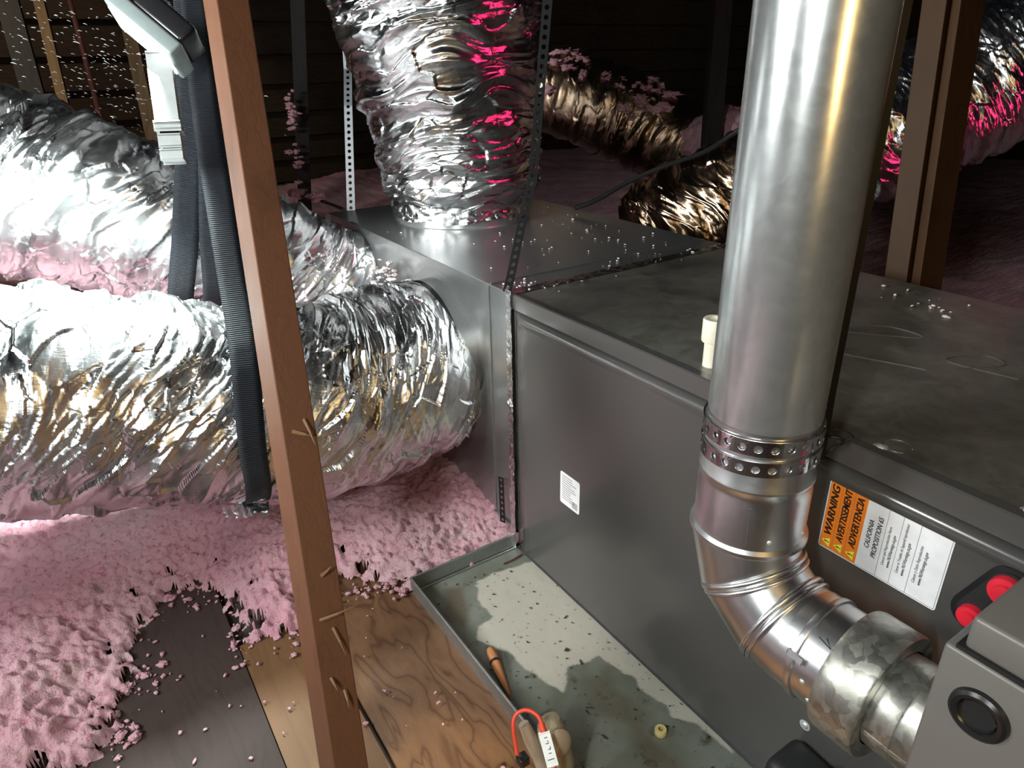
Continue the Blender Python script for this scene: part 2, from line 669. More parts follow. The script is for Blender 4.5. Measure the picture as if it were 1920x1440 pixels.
M['raf_dark'] = m_wood('raf_dark', (0.018, 0.015, 0.014), (0.009, 0.008, 0.007), 'Z', 2, 6, 0.7, 10)  # near-black brown for the dark struts
M['roof'] = m_wood('roof', (0.034, 0.022, 0.012), (0.014, 0.009, 0.005), 'Y', 2, 7, 0.75, 9, 0.5)
M['ply'] = m_wood('ply', (0.175, 0.092, 0.048), (0.06, 0.026, 0.014), 'X', 4.8, 8, 0.55, 3.4, 0.35, 0.40)
M['ply_dark'] = m_wood('ply_dark', (0.046, 0.030, 0.026), (0.024, 0.015, 0.013), 'X', 4, 8, 0.75, 5, 0.35, 0.2)  # darkest brown of the three boards
M['plank'] = m_wood('plank', (0.165, 0.086, 0.040), (0.09, 0.042, 0.018), 'X', 2.5, 5, 0.6, 8, 0.15, 0.18)


def m_paint(name, col, rough=0.3, metal=0.5, coat=0.25):
    t = NT(name)
    t.set(Base_Color=col, Roughness=rough, Metallic=metal, Coat_Weight=coat, Coat_Roughness=0.18)
    co = t.coord('Object')
    big = t.noise(co, 3, 3)
    t.to(t.ramp(big.outputs[0], [(0.3, tuple(c * .93 for c in col)), (0.7, tuple(c * 1.07 for c in col))]), 'Base Color')
    t.bump(big.outputs[0], 0.12, 0.01)
    return t.m


M['paint'] = m_paint('paint', (0.100, 0.095, 0.091), 0.22, 0.35)
M['paint_light'] = m_paint('paint_light', (0.20, 0.19, 0.178), 0.45, 0.25, 0.1)


def m_insul():
    t = NT('pink_insulation')
    co = t.coord('Object')
    big = t.noise(co, 5, 5, 0.6)
    fine = t.noise(co, 85, 6, 0.7)
    c1 = t.ramp(big.outputs[0], [(0.28, (0.76, 0.38, 0.45)), (0.55, (0.83, 0.52, 0.58)), (0.75, (0.85, 0.64, 0.67))])
    c2 = t.mix(t.ramp(fine.outputs[0], [(0.33, (1, 1, 1)), (0.47, (0, 0, 0))]), c1, (0.55, 0.20, 0.26))  # crevice shade painted in: deeper pink at the lows of the fine noise
    dirt = t.noise(co, 11, 6, 0.7)
    c3 = t.mix(t.math('MULTIPLY', t.ramp(dirt.outputs[0], [(0.60, (0, 0, 0)), (0.72, (1, 1, 1))]), 0.75), c2, (0.26, 0.19, 0.11))
    t.to(c3, 'Base Color')
    t.set(Roughness=0.95, Specular_IOR_Level=0.1)
    b = t.noise(co, 170, 6, 0.75)
    t.bump(t.math('ADD', b.outputs[0], fine.outputs[0]), 0.9, 0.006)
    return t.m


M['insul'] = m_insul()


def m_web():
    t = NT('strap_webbing')
    t.set(Base_Color=(0.012, 0.015, 0.022), Roughness=0.6, Specular_IOR_Level=0.3)
    wv = t.n('ShaderNodeTexWave', wave_type='BANDS', bands_direction='Y', i_Scale=95.0, i_Distortion=0.4)
    t.l(t.coord('UV'), wv.inputs['Vector'])
    t.bump(wv.outputs[1], 0.9, 0.002)
    t.to(t.ramp(wv.outputs[1], [(0.0, (.004, .005, .008)), (1.0, (.016, .020, .027))]), 'Base Color')
    return t.m


M['web'] = m_web()


def m_panfloor():
    t = NT('pan_floor')
    co = t.coord('Object')
    at = t.n('ShaderNodeAttribute', attribute_name='pale')
    ru = t.n('ShaderNodeAttribute', attribute_name='muck')
    n1 = t.noise(co, 30, 6, 0.7)
    n2 = t.noise(co, 9, 5, 0.6)
    wet = t.ramp(n2.outputs[0], [(0.3, (0.115, 0.125, 0.095)), (0.55, (0.165, 0.178, 0.15)), (0.75, (0.215, 0.225, 0.205))])
    wet = t.mix(t.ramp(n1.outputs[0], [(0.56, (0, 0, 0)), (0.68, (1, 1, 1))]), wet, (0.06, 0.047, 0.028))
    pale = t.mix(n1.outputs[0], (0.48, 0.455, 0.39), (0.40, 0.375, 0.31))
    spots = t.noise(co, 55, 5, 0.75)
    pale = t.mix(t.ramp(spots.outputs[0], [(0.62, (0, 0, 0)), (0.68, (1, 1, 1))]), pale, (0.10, 0.085, 0.05))
    muck = t.mix(n1.outputs[0], (0.05, 0.032, 0.016), (0.12, 0.085, 0.05))
    c = t.mix(at.outputs['Fac'], wet, pale)
    c = t.mix(t.math('MULTIPLY', ru.outputs['Fac'], 0.75), c, muck)
    t.to(c, 'Base Color')
    t.to(t.ramp(at.outputs['Fac'], [(0, (.38,) * 3), (1, (.6,) * 3)]), 'Roughness')
    t.bump(n1.outputs[0], 0.25, 0.003)
    return t.m


M['pan_floor'] = m_panfloor()


def m_emit(name, col, e):
    t = NT(name)
    t.set(Base_Color=(0.9, 0.9, 0.9), Emission_Color=col, Emission_Strength=e, Roughness=0.4)
    return t.m


M['led'] = m_emit('led', (0.93, 1.0, 0.98), 9.0)
M['lamp_shell'] = m_plain('lamp_shell', (0.20, 0.24, 0.24), 0.3)

H = 0.54      # height of the furnace and plenum tops

# ------------------------------------------------------------------ structure: roof, sub floor
ms = MB()
for k in range(14):          # roof boards, lapped, sloping down behind the ducts
    a = 0.19 * k
    ms.box((-4.6 + a * .75, -4.2, -0.06 + a * .9), (-4.57 + a * .75, 6.0, -0.06 + a * .9 + 0.196), 0.002, Euler((0, 0.2, 0)).to_matrix())
tag(ms.build('ceiling', M['roof']), kind='structure')
ms = MB().box((-5.0, 5.9, -0.1), (5.0, 6.0, 3.0))
tag(ms.build('wall_back', M['roof']), kind='structure')
ms = MB().box((-5.0, -4.2, -0.14), (5.0, 6.0, -0.0195))
tag(ms.build('floor', M['deck_dirt']), kind='structure')

# ------------------------------------------------------------------ insulation
EDGE = [(-0.040, -0.236), (-0.040, -0.24), (-0.07, -0.282), (-0.109, -0.331), (-0.069, -0.388), (-0.023, -0.428), (-0.028, -0.478), (-0.035, -0.521), (-0.117, -0.528), (-0.209, -0.54),
        (-0.262, -0.566), (-0.243, -0.622), (-0.203, -0.671), (-0.115, -0.700), (-0.066, -0.673), (-0.05, -0.704), (-0.043, -0.742), (0.010, -0.728), (0.055, -0.775), (0.059, -0.803), (0.12, -0.95), (0.2, -1.15)]
DECK = EDGE + [(0.25, -1.4), (2.6, -1.4), (2.6, 0.64), (0.0, 0.64), (-0.006, 0.60), (-0.006, -0.2362)]
CLEAR = [(-0.012, -0.2362), (-0.012, 0.61)]


def axis_steps(brk):
    out = []
    for a, b, d in brk:
        out.append(np.arange(a, b, d))
    return np.concatenate(out + [[brk[-1][1]]])


xs = axis_steps([(-5.0, -2.0, .05), (-2.0, -1.1, .016), (-1.1, -0.45, .0065), (-0.45, 0.34, .0036), (0.34, 3.0, .05)])
ys = axis_steps([(-2.6, -1.15, .05), (-1.15, -0.95, .008), (-0.95, -0.02, .0038), (-0.02, 0.6, .02), (0.6, 1.6, .016), (1.6, 5.5, .05)])
GX, GY = np.meshgrid(xs, ys)
sd = -poly_sd(GX, GY, DECK)
P3 = np.stack([GX, GY, GX * 0], -1)
sdn = sd + 0.020 * fbm(P3 * 26, 3, 5) + 0.010 * vnoise(P3 * 75, 8) + 0.007 * vnoise(P3 * 150, 9)
holes = vnoise(P3 * 58, 71) + 0.7 * vnoise(P3 * 130, 72)
thin = smooth01(1 - sd / 0.07) * (GY < -0.25)
sdn = np.where((holes > 1.15 - 0.62 * thin) & (thin > 0.02), -0.002, sdn)
thick = 0.052 * smooth01(sdn / 0.16) ** 0.7 + 0.012 * smooth01(sdn / 0.015)
far = smooth01((GY - 0.7) / 0.8) * 0.08
lump = 0.018 * fbm(P3 * 4.5, 3, 11) * smooth01(sdn / 0.12)
tuft = (0.010 * fbm(P3 * 34, 3, 21) + 0.0065 * np.abs(vnoise(P3 * 75, 31)) + 0.006 * vnoise(P3 * 150, 41)) * smooth01(sdn / 0.02)
near_pan = smooth01(1 - np.hypot(np.maximum(-0.16 - GX, 0), np.maximum(np.abs(GY + 0.1) - 0.2, 0)) / 0.1)
Z = thick + lump * (1 - 0.75 * near_pan) + tuft + far
Z = np.maximum(Z, 0.001)
Fg = grid_faces(len(xs), len(ys))
keep = (sdn.ravel()[Fg] > 0).sum(1) >= 3
inpl = (GX > -0.884) & (GX < 3) & (GY > 0.004) & (GY < 0.544)
keep &= ~(inpl.ravel()[Fg].all(1))
Fk = Fg[keep]
used = np.unique(Fk)
remap = -np.ones(GX.size, int)
remap[used] = np.arange(len(used))
V = np.stack([GX.ravel(), GY.ravel(), Z.ravel()], 1)[used]
ins = mesh('blown_insulation', V, remap[Fk], M['insul'], smooth=True)
tag(ins, 'pink blown fibreglass insulation spread over the attic floor', 'insulation', kind='stuff')


def tufts(name, pts, label, seed, mat='insul'):
    mb = MB()
    r_ = np.random.default_rng(seed)
    for (x, y, z, s) in pts:
        bm = bmesh.new()
        bmesh.ops.create_icosphere(bm, subdivisions=3 if s > .004 else 1, radius=1)
        vs = np.array([v.co[:] for v in bm.verts])
        d = 1 + 0.75 * fbm(vs * 2.6 + r_.random(3) * 50, 2, seed) + 0.5 * vnoise(vs * 6 + r_.random(3) * 50, seed)
        sc = np.array([s * r_.uniform(.7, 1.5), s * r_.uniform(.6, 1.2), s * r_.uniform(.35, .7)])
        a = r_.uniform(0, 6.28)
        q = vs * d[:, None] * sc
        q = np.stack([q[:, 0] * math.cos(a) - q[:, 1] * math.sin(a), q[:, 0] * math.sin(a) + q[:, 1] * math.cos(a), q[:, 2]], 1)
        for v, c in zip(bm.verts, q):
            v.co = Vector(c) + Vector((x, y, z))
        mb.bm(bm)
    o = mb.build(name, M[mat], smooth=False)
    o.data.polygons.foreach_set('use_smooth', [True] * len(o.data.polygons))
    tag(o, label, 'insulation', kind='stuff')
    return o


r_ = np.random.default_rng(3)
pts = []
while len(pts) < 230:           # crumbs along the torn edge of the insulation
    k = r_.integers(0, len(EDGE) - 2)
    t = r_.random()
    ex = EDGE[k][0] * (1 - t) + EDGE[k + 1][0] * t + abs(r_.normal(0, .035))
    ey = EDGE[k][1] * (1 - t) + EDGE[k + 1][1] * t - r_.normal(0, .02)
    if ey > -0.245:
        continue
    s = r_.uniform(.0012, .0050) * (1 if r_.random() > .12 else 1.7)
    pts.append((ex, ey, 0.003 + s * .25, s))
for _ in range(60):
    s = r_.uniform(.0012, .004)
    pts.append((r_.uniform(-.05, .45), r_.uniform(-.85, -.26), 0.003 + s * .25, s))
tufts('insulation_crumbs', pts, 'loose pink insulation crumbs scattered on the plywood boards', 4)

# ------------------------------------------------------------------ plywood boards


def board(name, poly, z0, z1, mat, label):
    n = len(poly)
    V = [(x, y, z0) for x, y in poly] + [(x, y, z1) for x, y in poly]
    F = [list(range(n))[::-1], list(range(n, 2 * n))] + [(i, (i + 1) % n, n + (i + 1) % n, n + i) for i in range(n)]
    return tag(mesh(name, V, F, M[mat]), label, 'board')


board('plywood_sheet', [(-0.15, -0.408), (2.4, -0.424), (2.4, 0.64), (-0.003, 0.64), (-0.003, -0.23), (-0.15, -0.23)], -0.019, -0.002, 'ply', 'brown plywood sheet with dark wavy grain under the drain pan')
board('wood_plank', [(-0.05, -0.5400), (2.4, -0.5475), (2.4, -0.432), (-0.055, -0.416)], -0.019, -0.001, 'plank', 'light brown straight-grained plank left of the foreground wood brace')
board('plywood_offcut', [(-0.30, -1.38), (2.4, -1.38), (2.4, -0.549), (-0.30, -0.541)], -0.019, 0.001, 'ply_dark', 'dark plywood board half buried in pink insulation')

# ------------------------------------------------------------------ drain pan
PX1 = 1.45
pan = thing('drain_pan', 'galvanised drain pan with pale dried stains under the furnace', 'pan', (0.4, 0.1, 0.0))
nx, ny = 480, 90
px, py = np.meshgrid(np.linspace(0.0, PX1, nx), np.linspace(-0.233, 0.0, ny))
PALE = [(0.044, -0.118), (0.041, -0.086), (0.055, -0.011), (0.06, 0.03), (0.50, 0.03), (0.56, -0.005), (0.503, -0.012), (0.474, -0.030), (0.454, -0.026), (0.41, -0.036), (0.379, -0.029), (0.345, -0.042), (0.319, -0.048), (0.306, -0.103), (0.325, -0.117), (0.341, -0.14), (0.279, -0.16), (0.227, -0.168), (0.174, -0.196), (0.148, -0.180), (0.141, -0.142), (0.102, -0.148), (0.07, -0.135)]
q3 = np.stack([px, py, px * 0], -1)
pale = smooth01((poly_sd(px, py, PALE) + 0.006 * fbm(q3 * 60, 4, 3)) / 0.004 + .5)
MUCK = [(0.04, -0.20), (0.085, -0.225), (0.20, -0.225), (0.17, -0.205), (0.12, -0.16), (0.07, -0.15), (0.03, -0.10), (0.02, -0.19)]
muck = smooth01((poly_sd(px, py, MUCK) + 0.03 * fbm(q3 * 22, 4, 9)) / 0.03)
MUCK2 = [(0.31, -0.10), (0.35, -0.05), (0.45, -0.05), (0.62, -0.06), (0.60, -0.13), (0.40, -0.13)]
muck = np.maximum(muck, 0.65 * smooth01((poly_sd(px, py, MUCK2) + 0.04 * fbm(q3 * 18, 4, 19)) / 0.04))
mesh('pan_floor', np.stack([px.ravel(), py.ravel(), px.ravel() * 0 + 0.0 + 0.0005 * fbm(q3 * 40, 2, 1).ravel()], 1), grid_faces(nx, ny), M['pan_floor'], pan, True, cols={'pale': pale, 'muck': muck})
mb = MB().box((0.0, 0.001, -0.002), (PX1, 0.63, -0.0006))
mb.build('pan_base', M['galv_pan'], pan)
mb = MB().box((-0.0015, -0.2345, -0.002), (PX1, -0.233, 0.033)).box((-0.0035, -0.2365, 0.027), (PX1, -0.2330, 0.0335), 0.001)
mb.build('pan_rim', M['galv_pan'], pan)
mb = MB().box((-0.0015, -0.2345, -0.002), (0.0, -0.001, 0.033)).box((-0.0035, -0.2365, 0.027), (0.0002, -0.001, 0.0335), 0.001)
mb.tube([(0.003, -0.232, 0.0015), (0.003, -0.002, 0.0015)], 0.0022, 8)
mb.build('pan_rim', M['galv_pan'], pan)

# ------------------------------------------------------------------ furnace cabinet
fur = thing('furnace', 'dark grey horizontal furnace cabinet standing in the drain pan', 'furnace', (0.6, 0.3, 0.002))
FX0, FX1, FY1 = 0.003, 1.40, 0.582
mb = MB()
mb.box((FX0, 0.0045, 0.004), (FX1, FY1, H - 0.004))
mb.build('cabinet_body', M['paint'], fur)
mb = MB()
mb.box((FX0, 0.012, H - 0.004), (FX1, FY1, H), 0.0012)
mb.build('cabinet_top', M['galv_top'], fur)
# folded steel edge along the front of the top, with the groove below it
prof = [(0.012, H + .0006), (0.000, H + 0.0004), (-0.0022, H - 0.0012), (-0.0022, H - 0.0265), (0.000, H - 0.0285), (0.0040, H - 0.0295)]
V = []
for x in (FX0, FX1):
    V += [(x, y, z) for y, z in prof]
n = len(prof)
mb = MB().add(V, [(i, i + 1, n + i + 1, n + i) for i in range(n - 1)])
mb.build('top_flange', M['paint'], fur, True)
# door panel with a rolled bead along its upper edge
prof = [(0.0042, 0.509), (0.0010, 0.5085), (-0.0035, 0.5065), (-0.0062, 0.5025), (-0.0068, 0.498), (-0.0055, 0.493), (-0.0036, 0.4895), (-0.0030, 0.486), (-0.0030, 0.012), (0.0, 0.008), (0.0042, 0.006)]
N_ = 60
X_ = np.linspace(FX0 + 0.004, FX1, N_)
V = []
for i, x in enumerate(X_):
    k = smooth01(np.array((x - X_[0]) / 0.004)) if i < 2 else 1.0
    V += [(x, y if y > .004 else y * float(k) + .0042 * (1 - float(k)), z) for y, z in prof]
mb = MB().add(V, grid_faces(len(prof), N_).tolist())
dr = mb.build('door_panel', M['paint'], fur, True)
tag(dr)
dome = [(0.0001, .0026), (.0022, .0023), (.0042, .0012), (.0048, 0)]
for (p, ax) in (((0.655, 0.016, H), (0, 0, 1)), ((0.790, 0.014, H), (0, 0, 1)), ((0.652, -0.003, 0.147), (0, -1, 0))):
    MB().lathe(dome, p, ax, 16).lathe([(0.0048, .0002), (.0072, .0002), (.0072, 0)], p, ax, 20).build('screw', M['screw'], fur, True)
# scribed knock-out ring beside the top screw
mb = MB()
mb.tube([(0.664 + .0135 * math.cos(a), 0.031 + .0135 * math.sin(a), H + .0003) for a in np.linspace(0.4, 5.6, 40)], 0.0005, 6)
mb.build('knockout_ring', M['steel_hanger'], fur, True)
# marker scribbles on the sheet top
mb = MB()
for pl in ([(0.42, 0.30), (0.47, 0.35), (0.52, 0.345), (0.47, 0.30), (0.41, 0.25), (0.46, 0.20), (0.58, 0.24)], [(0.60, 0.27), (0.63, 0.33), (0.60, 0.345), (0.58, 0.29), (0.66, 0.30)], [(0.36, 0.36), (0.31, 0.26), (0.33, 0.12)]):
    C_ = catmull([(x, y, H + 0.0002) for x, y in pl], 40)
    mb.tube(C_, 0.0011, 6)
mb.build('marker_scribble', M['scribble'], fur)
# black service gasket with the red wiring showing
def stadium(cx, cz, ang, L, r, y0, y1, n=14):
    pts = []
    for s_, a0 in ((1, -PI / 2), (-1, PI / 2)):
        for k in range(n + 1):
            a = a0 + PI * k / n
            pts.append((s_ * L / 2 + r * math.cos(a), r * math.sin(a)))
    ca, sa = math.cos(ang), math.sin(ang)
    P = [(cx + u * ca - v * sa, cz + u * sa + v * ca) for u, v in pts]
    m = len(P)
    V = [(x, y0, z) for x, z in P] + [(x, y1, z) for x, z in P]
    F = [list(range(m)), list(range(m, 2 * m))[::-1]] + [(i, (i + 1) % m, m + (i + 1) % m, m + i) for i in range(m)]
    return V, F


cx, cz, ang = 0.792, 0.452, math.radians(66)
mb = MB().add(*stadium(cx, cz, ang, 0.047, 0.0205, -0.007, 0.0))
mb.build('switch_bezel', M['black_plastic'], fur, True)
mb = MB().add(*stadium(cx, cz, ang, 0.046, 0.0155, -0.0078, -0.0072))
mb.build('switch_gasket', M['black_rubber'], fur)
for k, (u, rr) in enumerate(((0.021, 0.0145), (-0.026, 0.0115))):
    x0, z0 = cx + u * math.cos(ang), cz + u * math.sin(ang)
    mb = MB().lathe([(0.0001, 0.010), (rr * .55, .0098), (rr * .6, .0075), (rr * .95, .007), (rr, .004), (rr, 0)], (x0, -0.0075, z0), (0, -1, 0), 28)
    mb.build('red_button', M['red_pl'], fur, True)

# warning label
wl = thing('warning_label', '', '', (0, 0, 0))
COL.objects.unlink(wl)
bpy.data.objects.remove(wl)


def rrect(x0, z0, x1, z1, r, y0, y1, n=5):
    P = []
    for cx_, cz_, a0 in ((x1 - r, z1 - r, 0), (x0 + r, z1 - r, PI / 2), (x0 + r, z0 + r, PI), (x1 - r, z0 + r, 1.5 * PI)):
        for k in range(n + 1):
            a = a0 + PI / 2 * k / n
            P.append((cx_ + r * math.cos(a), cz_ + r * math.sin(a)))
    m = len(P)
    V = [(x, y0, z) for x, z in P] + [(x, y1, z) for x, z in P]
    F = [list(range(m))[::-1], list(range(m, 2 * m))] + [(i, (i + 1) % m, m + (i + 1) % m, m + i) for i in range(m)]
    return V, F


LX0, LX1, LZ0, LZ1 = 0.622, 0.750, 0.4065, 0.4965
wl = MB().add(*rrect(LX0, LZ0, LX1, LZ1, 0.003, -0.0036, -0.0030)).build('warning_label', M['label_white'], fur)
wl['label'] = 'white and orange warning label'
YL = -0.00368
ORIG[wl.name] = ORIG[fur.name]
OX1 = LX0 + 0.0435
MB().box((LX0 + .0016, YL, LZ0 + .0016), (OX1, YL + .0002, LZ1 - .0016)).build('orange_field', M['label_orange'], wl)
mb = MB()
for i in (1, 2):
    x = LX0 + .0016 + (OX1 - LX0 - .0016) * i / 3
    mb.box((x - .0002, YL - .0001, LZ0 + .0016), (x + .0002, YL, LZ1 - .0016))
for x in (0.688, 0.7025, 0.7195):
    mb.box((x - .0002, YL - .0001, LZ0 + .0018), (x + .0002, YL, LZ1 - .0018))
for (a, b) in (((LX0 + .0014, LZ0 + .0014), (LX1 - .0014, LZ0 + .0018)), ((LX0 + .0014, LZ1 - .0018), (LX1 - .0014, LZ1 - .0014)), ((LX0 + .0014, LZ0 + .0014), (LX0 + .0018, LZ1 - .0014)), ((LX1 - .0018, LZ0 + .0014), (LX1 - .0014, LZ1 - .0014))):
    mb.box((a[0], YL - .0001, a[1]), (b[0], YL, b[1]))
mb.build('ruled_line', M['ink_grey'], wl)
UP, DN = (0, 0, 1), (-1, 0, 0)     # the label is stuck on sideways: it reads upwards
for i, (s_, sz, z0, fit) in enumerate((('WARNING', 0.0116, .0165, .0630), ('AVERTISSEMENT', 0.0108, .0165, .0670), ('ADVERTENCIA', 0.0108, .0180, .0620))):
    x = LX0 + .0016 + (OX1 - LX0 - .0016) * (i + .5) / 3
    text('headline', s_, (x, YL - .0001, LZ0 + z0), sz, M['ink'], wl, UP, DN, 'LEFT', 0.22, 0.00012, 1, fit, .00035)
    tri = [(x + .0040, LZ0 + .0038), (x + .0040, LZ0 + .0152), (x - .0055, LZ0 + .0095)]
    MB().add([(a, YL - .0001, b) for a, b in tri], [(0, 1, 2)]).build('hazard_triangle', M['label_yellow'], wl)
    MB().box((x - .0026, YL - .0002, LZ0 + .0088), (x + .0012, YL - .0001, LZ0 + .0102)).box((x + .0020, YL - .0002, LZ0 + .0088), (x + .0031, YL - .0001, LZ0 + .0102)).build('exclamation_mark', M['ink'], wl)
zc = (LZ0 + LZ1) / 2
text('lettering', 'CALIFORNIA', (0.6735, YL - .0001, zc), 0.0074, M['ink'], wl, UP, DN, 'CENTER', 0.2, 0.00004, 1, .034, .00016)
text('lettering', 'PROPOSITION 65', (0.6820, YL - .0001, zc), 0.0074, M['ink'], wl, UP, DN, 'CENTER', 0.2, 0.00004, 1, .050, .00016)
for x, s_, fit in ((0.6925, 'Cancer and Reproductive Harm', .047), (0.7075, "Cancer et Troubles de l'appareil reproducteur", .060), (0.7245, 'Cáncer y Daño Reproductivo', .044)):
    text('lettering', s_, (x, YL - .0001, LZ0 + .018), 0.0042, M['ink'], wl, UP, DN, 'LEFT', 0.2, 0.0, 1, fit, .00005)
    text('lettering', 'www.P65Warnings.ca.gov', (x + .0055, YL - .0001, LZ0 + .018), 0.0048, M['ink'], wl, UP, DN, 'LEFT', 0.2, 0.0, 1, .040, .00012)

# small rating sticker on the door
rl = MB().add(*rrect(0.150, 0.198, 0.203, 0.2615, 0.004, -0.0036, -0.0030)).build('rating_sticker', M['label_white'], fur)
ORIG[rl.name] = ORIG[fur.name]
rl['label'] = 'small pale rating sticker'
mb = MB()
r2 = np.random.default_rng(2)
for k in range(11):
    z = 0.2555 - k * 0.0046
    mb.box((0.155, -0.0038, z - .0008), (0.155 + r2.uniform(.022, .043), -0.0036, z + .0008))
for k in range(9):
    mb.box((0.184 + k * .0016, -0.0038, 0.203), (0.1849 + k * .0016, -0.0036, 0.216))
mb.build('printing', M['label_grey'], rl)

# grey burner box in front of the furnace at the lower right
bx = thing('burner_box', 'light grey metal burner box with black grommet at lower right', 'box', (0.9, -0.09, 0.30))
MB().box((0.8190, -0.172, 0.30), (1.05, -0.0045, 0.521), 0.003).build('box_body', M['paint_light'], bx, True)
MB().box((0.829, -0.168, 0.523), (1.05, -0.0045, 0.551), 0.0035).build('box_lid', M['paint_light'], bx, True)
MB().box((0.8255, -0.170, 0.520), (1.05, -0.006, 0.524)).build('lid_gap_strip', M['black_rubber'], bx)  # black strip in the gap between body and lid
gz = [(0.0115, 0.0), (0.0118, 0.002), (0.0135, 0.0045), (0.0165, 0.0052), (0.0190, 0.0035), (0.0198, 0.0)]
MB().lathe(gz, (0.852, -0.172, 0.481), (0, -1, 0), 48).build('grommet', M['black_plastic'], bx, True)
MB().lathe([(0.0001, .0004), (0.0085, 0.0004), (0.0112, 0.0006), (0.0118, 0.0030)], (0.852, -0.172, 0.481), (0, -1, 0), 32).build('grommet_hole', M['black_rubber'], bx, True)  # shallow black disc: the darkness of the hole is put into its colour

# black drain boot at the bottom of the furnace front
mb = MB().box((0.640, -0.070, 0.004), (0.735, -0.0045, 0.128), 0.014, Euler((0, 0.1, 0)).to_matrix())
mb.tube(catmull([(0.70, -0.034, 0.10), (0.71, -0.034, 0.13), (0.72, -0.03, 0.142)], 12), [0.014] * 12, 16)
tag(mb.build('drain_trap', M['black_rubber'], None, True), 'black rubber drain trap against the furnace foot', 'trap')

# ------------------------------------------------------------------ plenum
ple = thing('plenum', 'galvanised sheet metal plenum left of the furnace with duct collars', 'plenum', (-0.45, 0.3, 0.04))
QX0, QX1, QY1 = -0.885, -0.003, 0.545
MB().box((QX0, 0.0, 0.036), (QX1, QY1, H - .002), 0.0008).build('plenum_box', M['galv_sheet'], ple)
MB().box((QX0 - .004, -0.0035, H - 0.003), (QX1, QY1 + .003, H), 0.001).build('plenum_top', M['galv_sheet'], ple)
MB().box((-0.066, -0.001, H), (-0.062, QY1, H + .0022), 0.0005).build('drive_cleat', M['galv_sheet'], ple)
MB().box((-0.076, -0.0025, 0.05), (-0.070, 0.0, H - .003), 0.0005).build('drive_cleat', M['galv_sheet'], ple)
MB().box((QX0, -0.004, 0.0445), (QX1 - .001, 0.0, 0.0485)).build('bottom_flange', M['galv_sheet'], ple)


def crinkle_strip(name, a, b, wd, width, mat, parent, nrm, seed, amp=.0016):
    a, b, wd, nrm = (np.array(v, float) for v in (a, b, wd, nrm))
    L = np.linalg.norm(b - a)
    n, m = int(L / .0022), 9
    u, v = np.meshgrid(np.linspace(-.5, .5, m), np.linspace(0, 1, n))
    edge = 1 + 0.22 * vnoise(np.stack([v * L * 60, u * 0, u * 0 + seed], -1), seed)
    P = a + (b - a) * v[..., None] + wd * (u * width * edge)[..., None]
    h = np.abs(facets(P * 120, seed)) * amp * 1.4 + amp * 0.5 * vnoise(P * 260, seed) + amp * .4
    P = P + nrm * h[..., None]
    uv = np.stack([u.ravel() * width, v.ravel() * L], 1)
    return mesh(name, P.reshape(-1, 3), grid_faces(m, n), M[mat], parent, True, uv)


tp = thing('foil_tape_seam', 'crinkled foil tape sealing the joint between plenum and furnace', 'tape', (0, 0, 0.02))
crinkle_strip('front_strip', (0.0015, -0.0062, 0.547), (0.0015, -0.0062, 0.004), (1, 0, 0), 0.0165, 'foil_tape', tp, (0, -1, 0), 3)
crinkle_strip('top_strip', (0.002, -0.003, H + .001), (-0.001, 0.56, H + .001), (1, 0, 0), 0.024, 'foil_tape', tp, (0, 0, 1), 5, 0.001)

# specks of insulation dust on the sheet tops
pts = []
r3 = np.random.default_rng(12)
for _ in range(110):
    s = r3.uniform(.0008, .0030)
    x, y = r3.uniform(-.60, .05), r3.uniform(0.02, 0.5)
    if math.hypot(x + .62, y - .25) < .22:
        continue
    pts.append((x, y, H + .0016 + s * .3, s))
for _ in range(26):
    s = r3.uniform(.0010, .0042)
    pts.append((r3.uniform(.2, .5), r3.uniform(0.45, .56), H + .001 + s * .3, s))
for k in range(9):
    s = r3.uniform(.002, .0045)
    pts.append((-.035 + r3.normal(0, .012), 0.04 + .02 * r3.normal(), H + .001 + s * .3, s))
tufts('dust_specks', pts, 'pale insulation specks lying on the plenum and furnace tops', 14, 'fluff_pale')

# ------------------------------------------------------------------ foil ducts


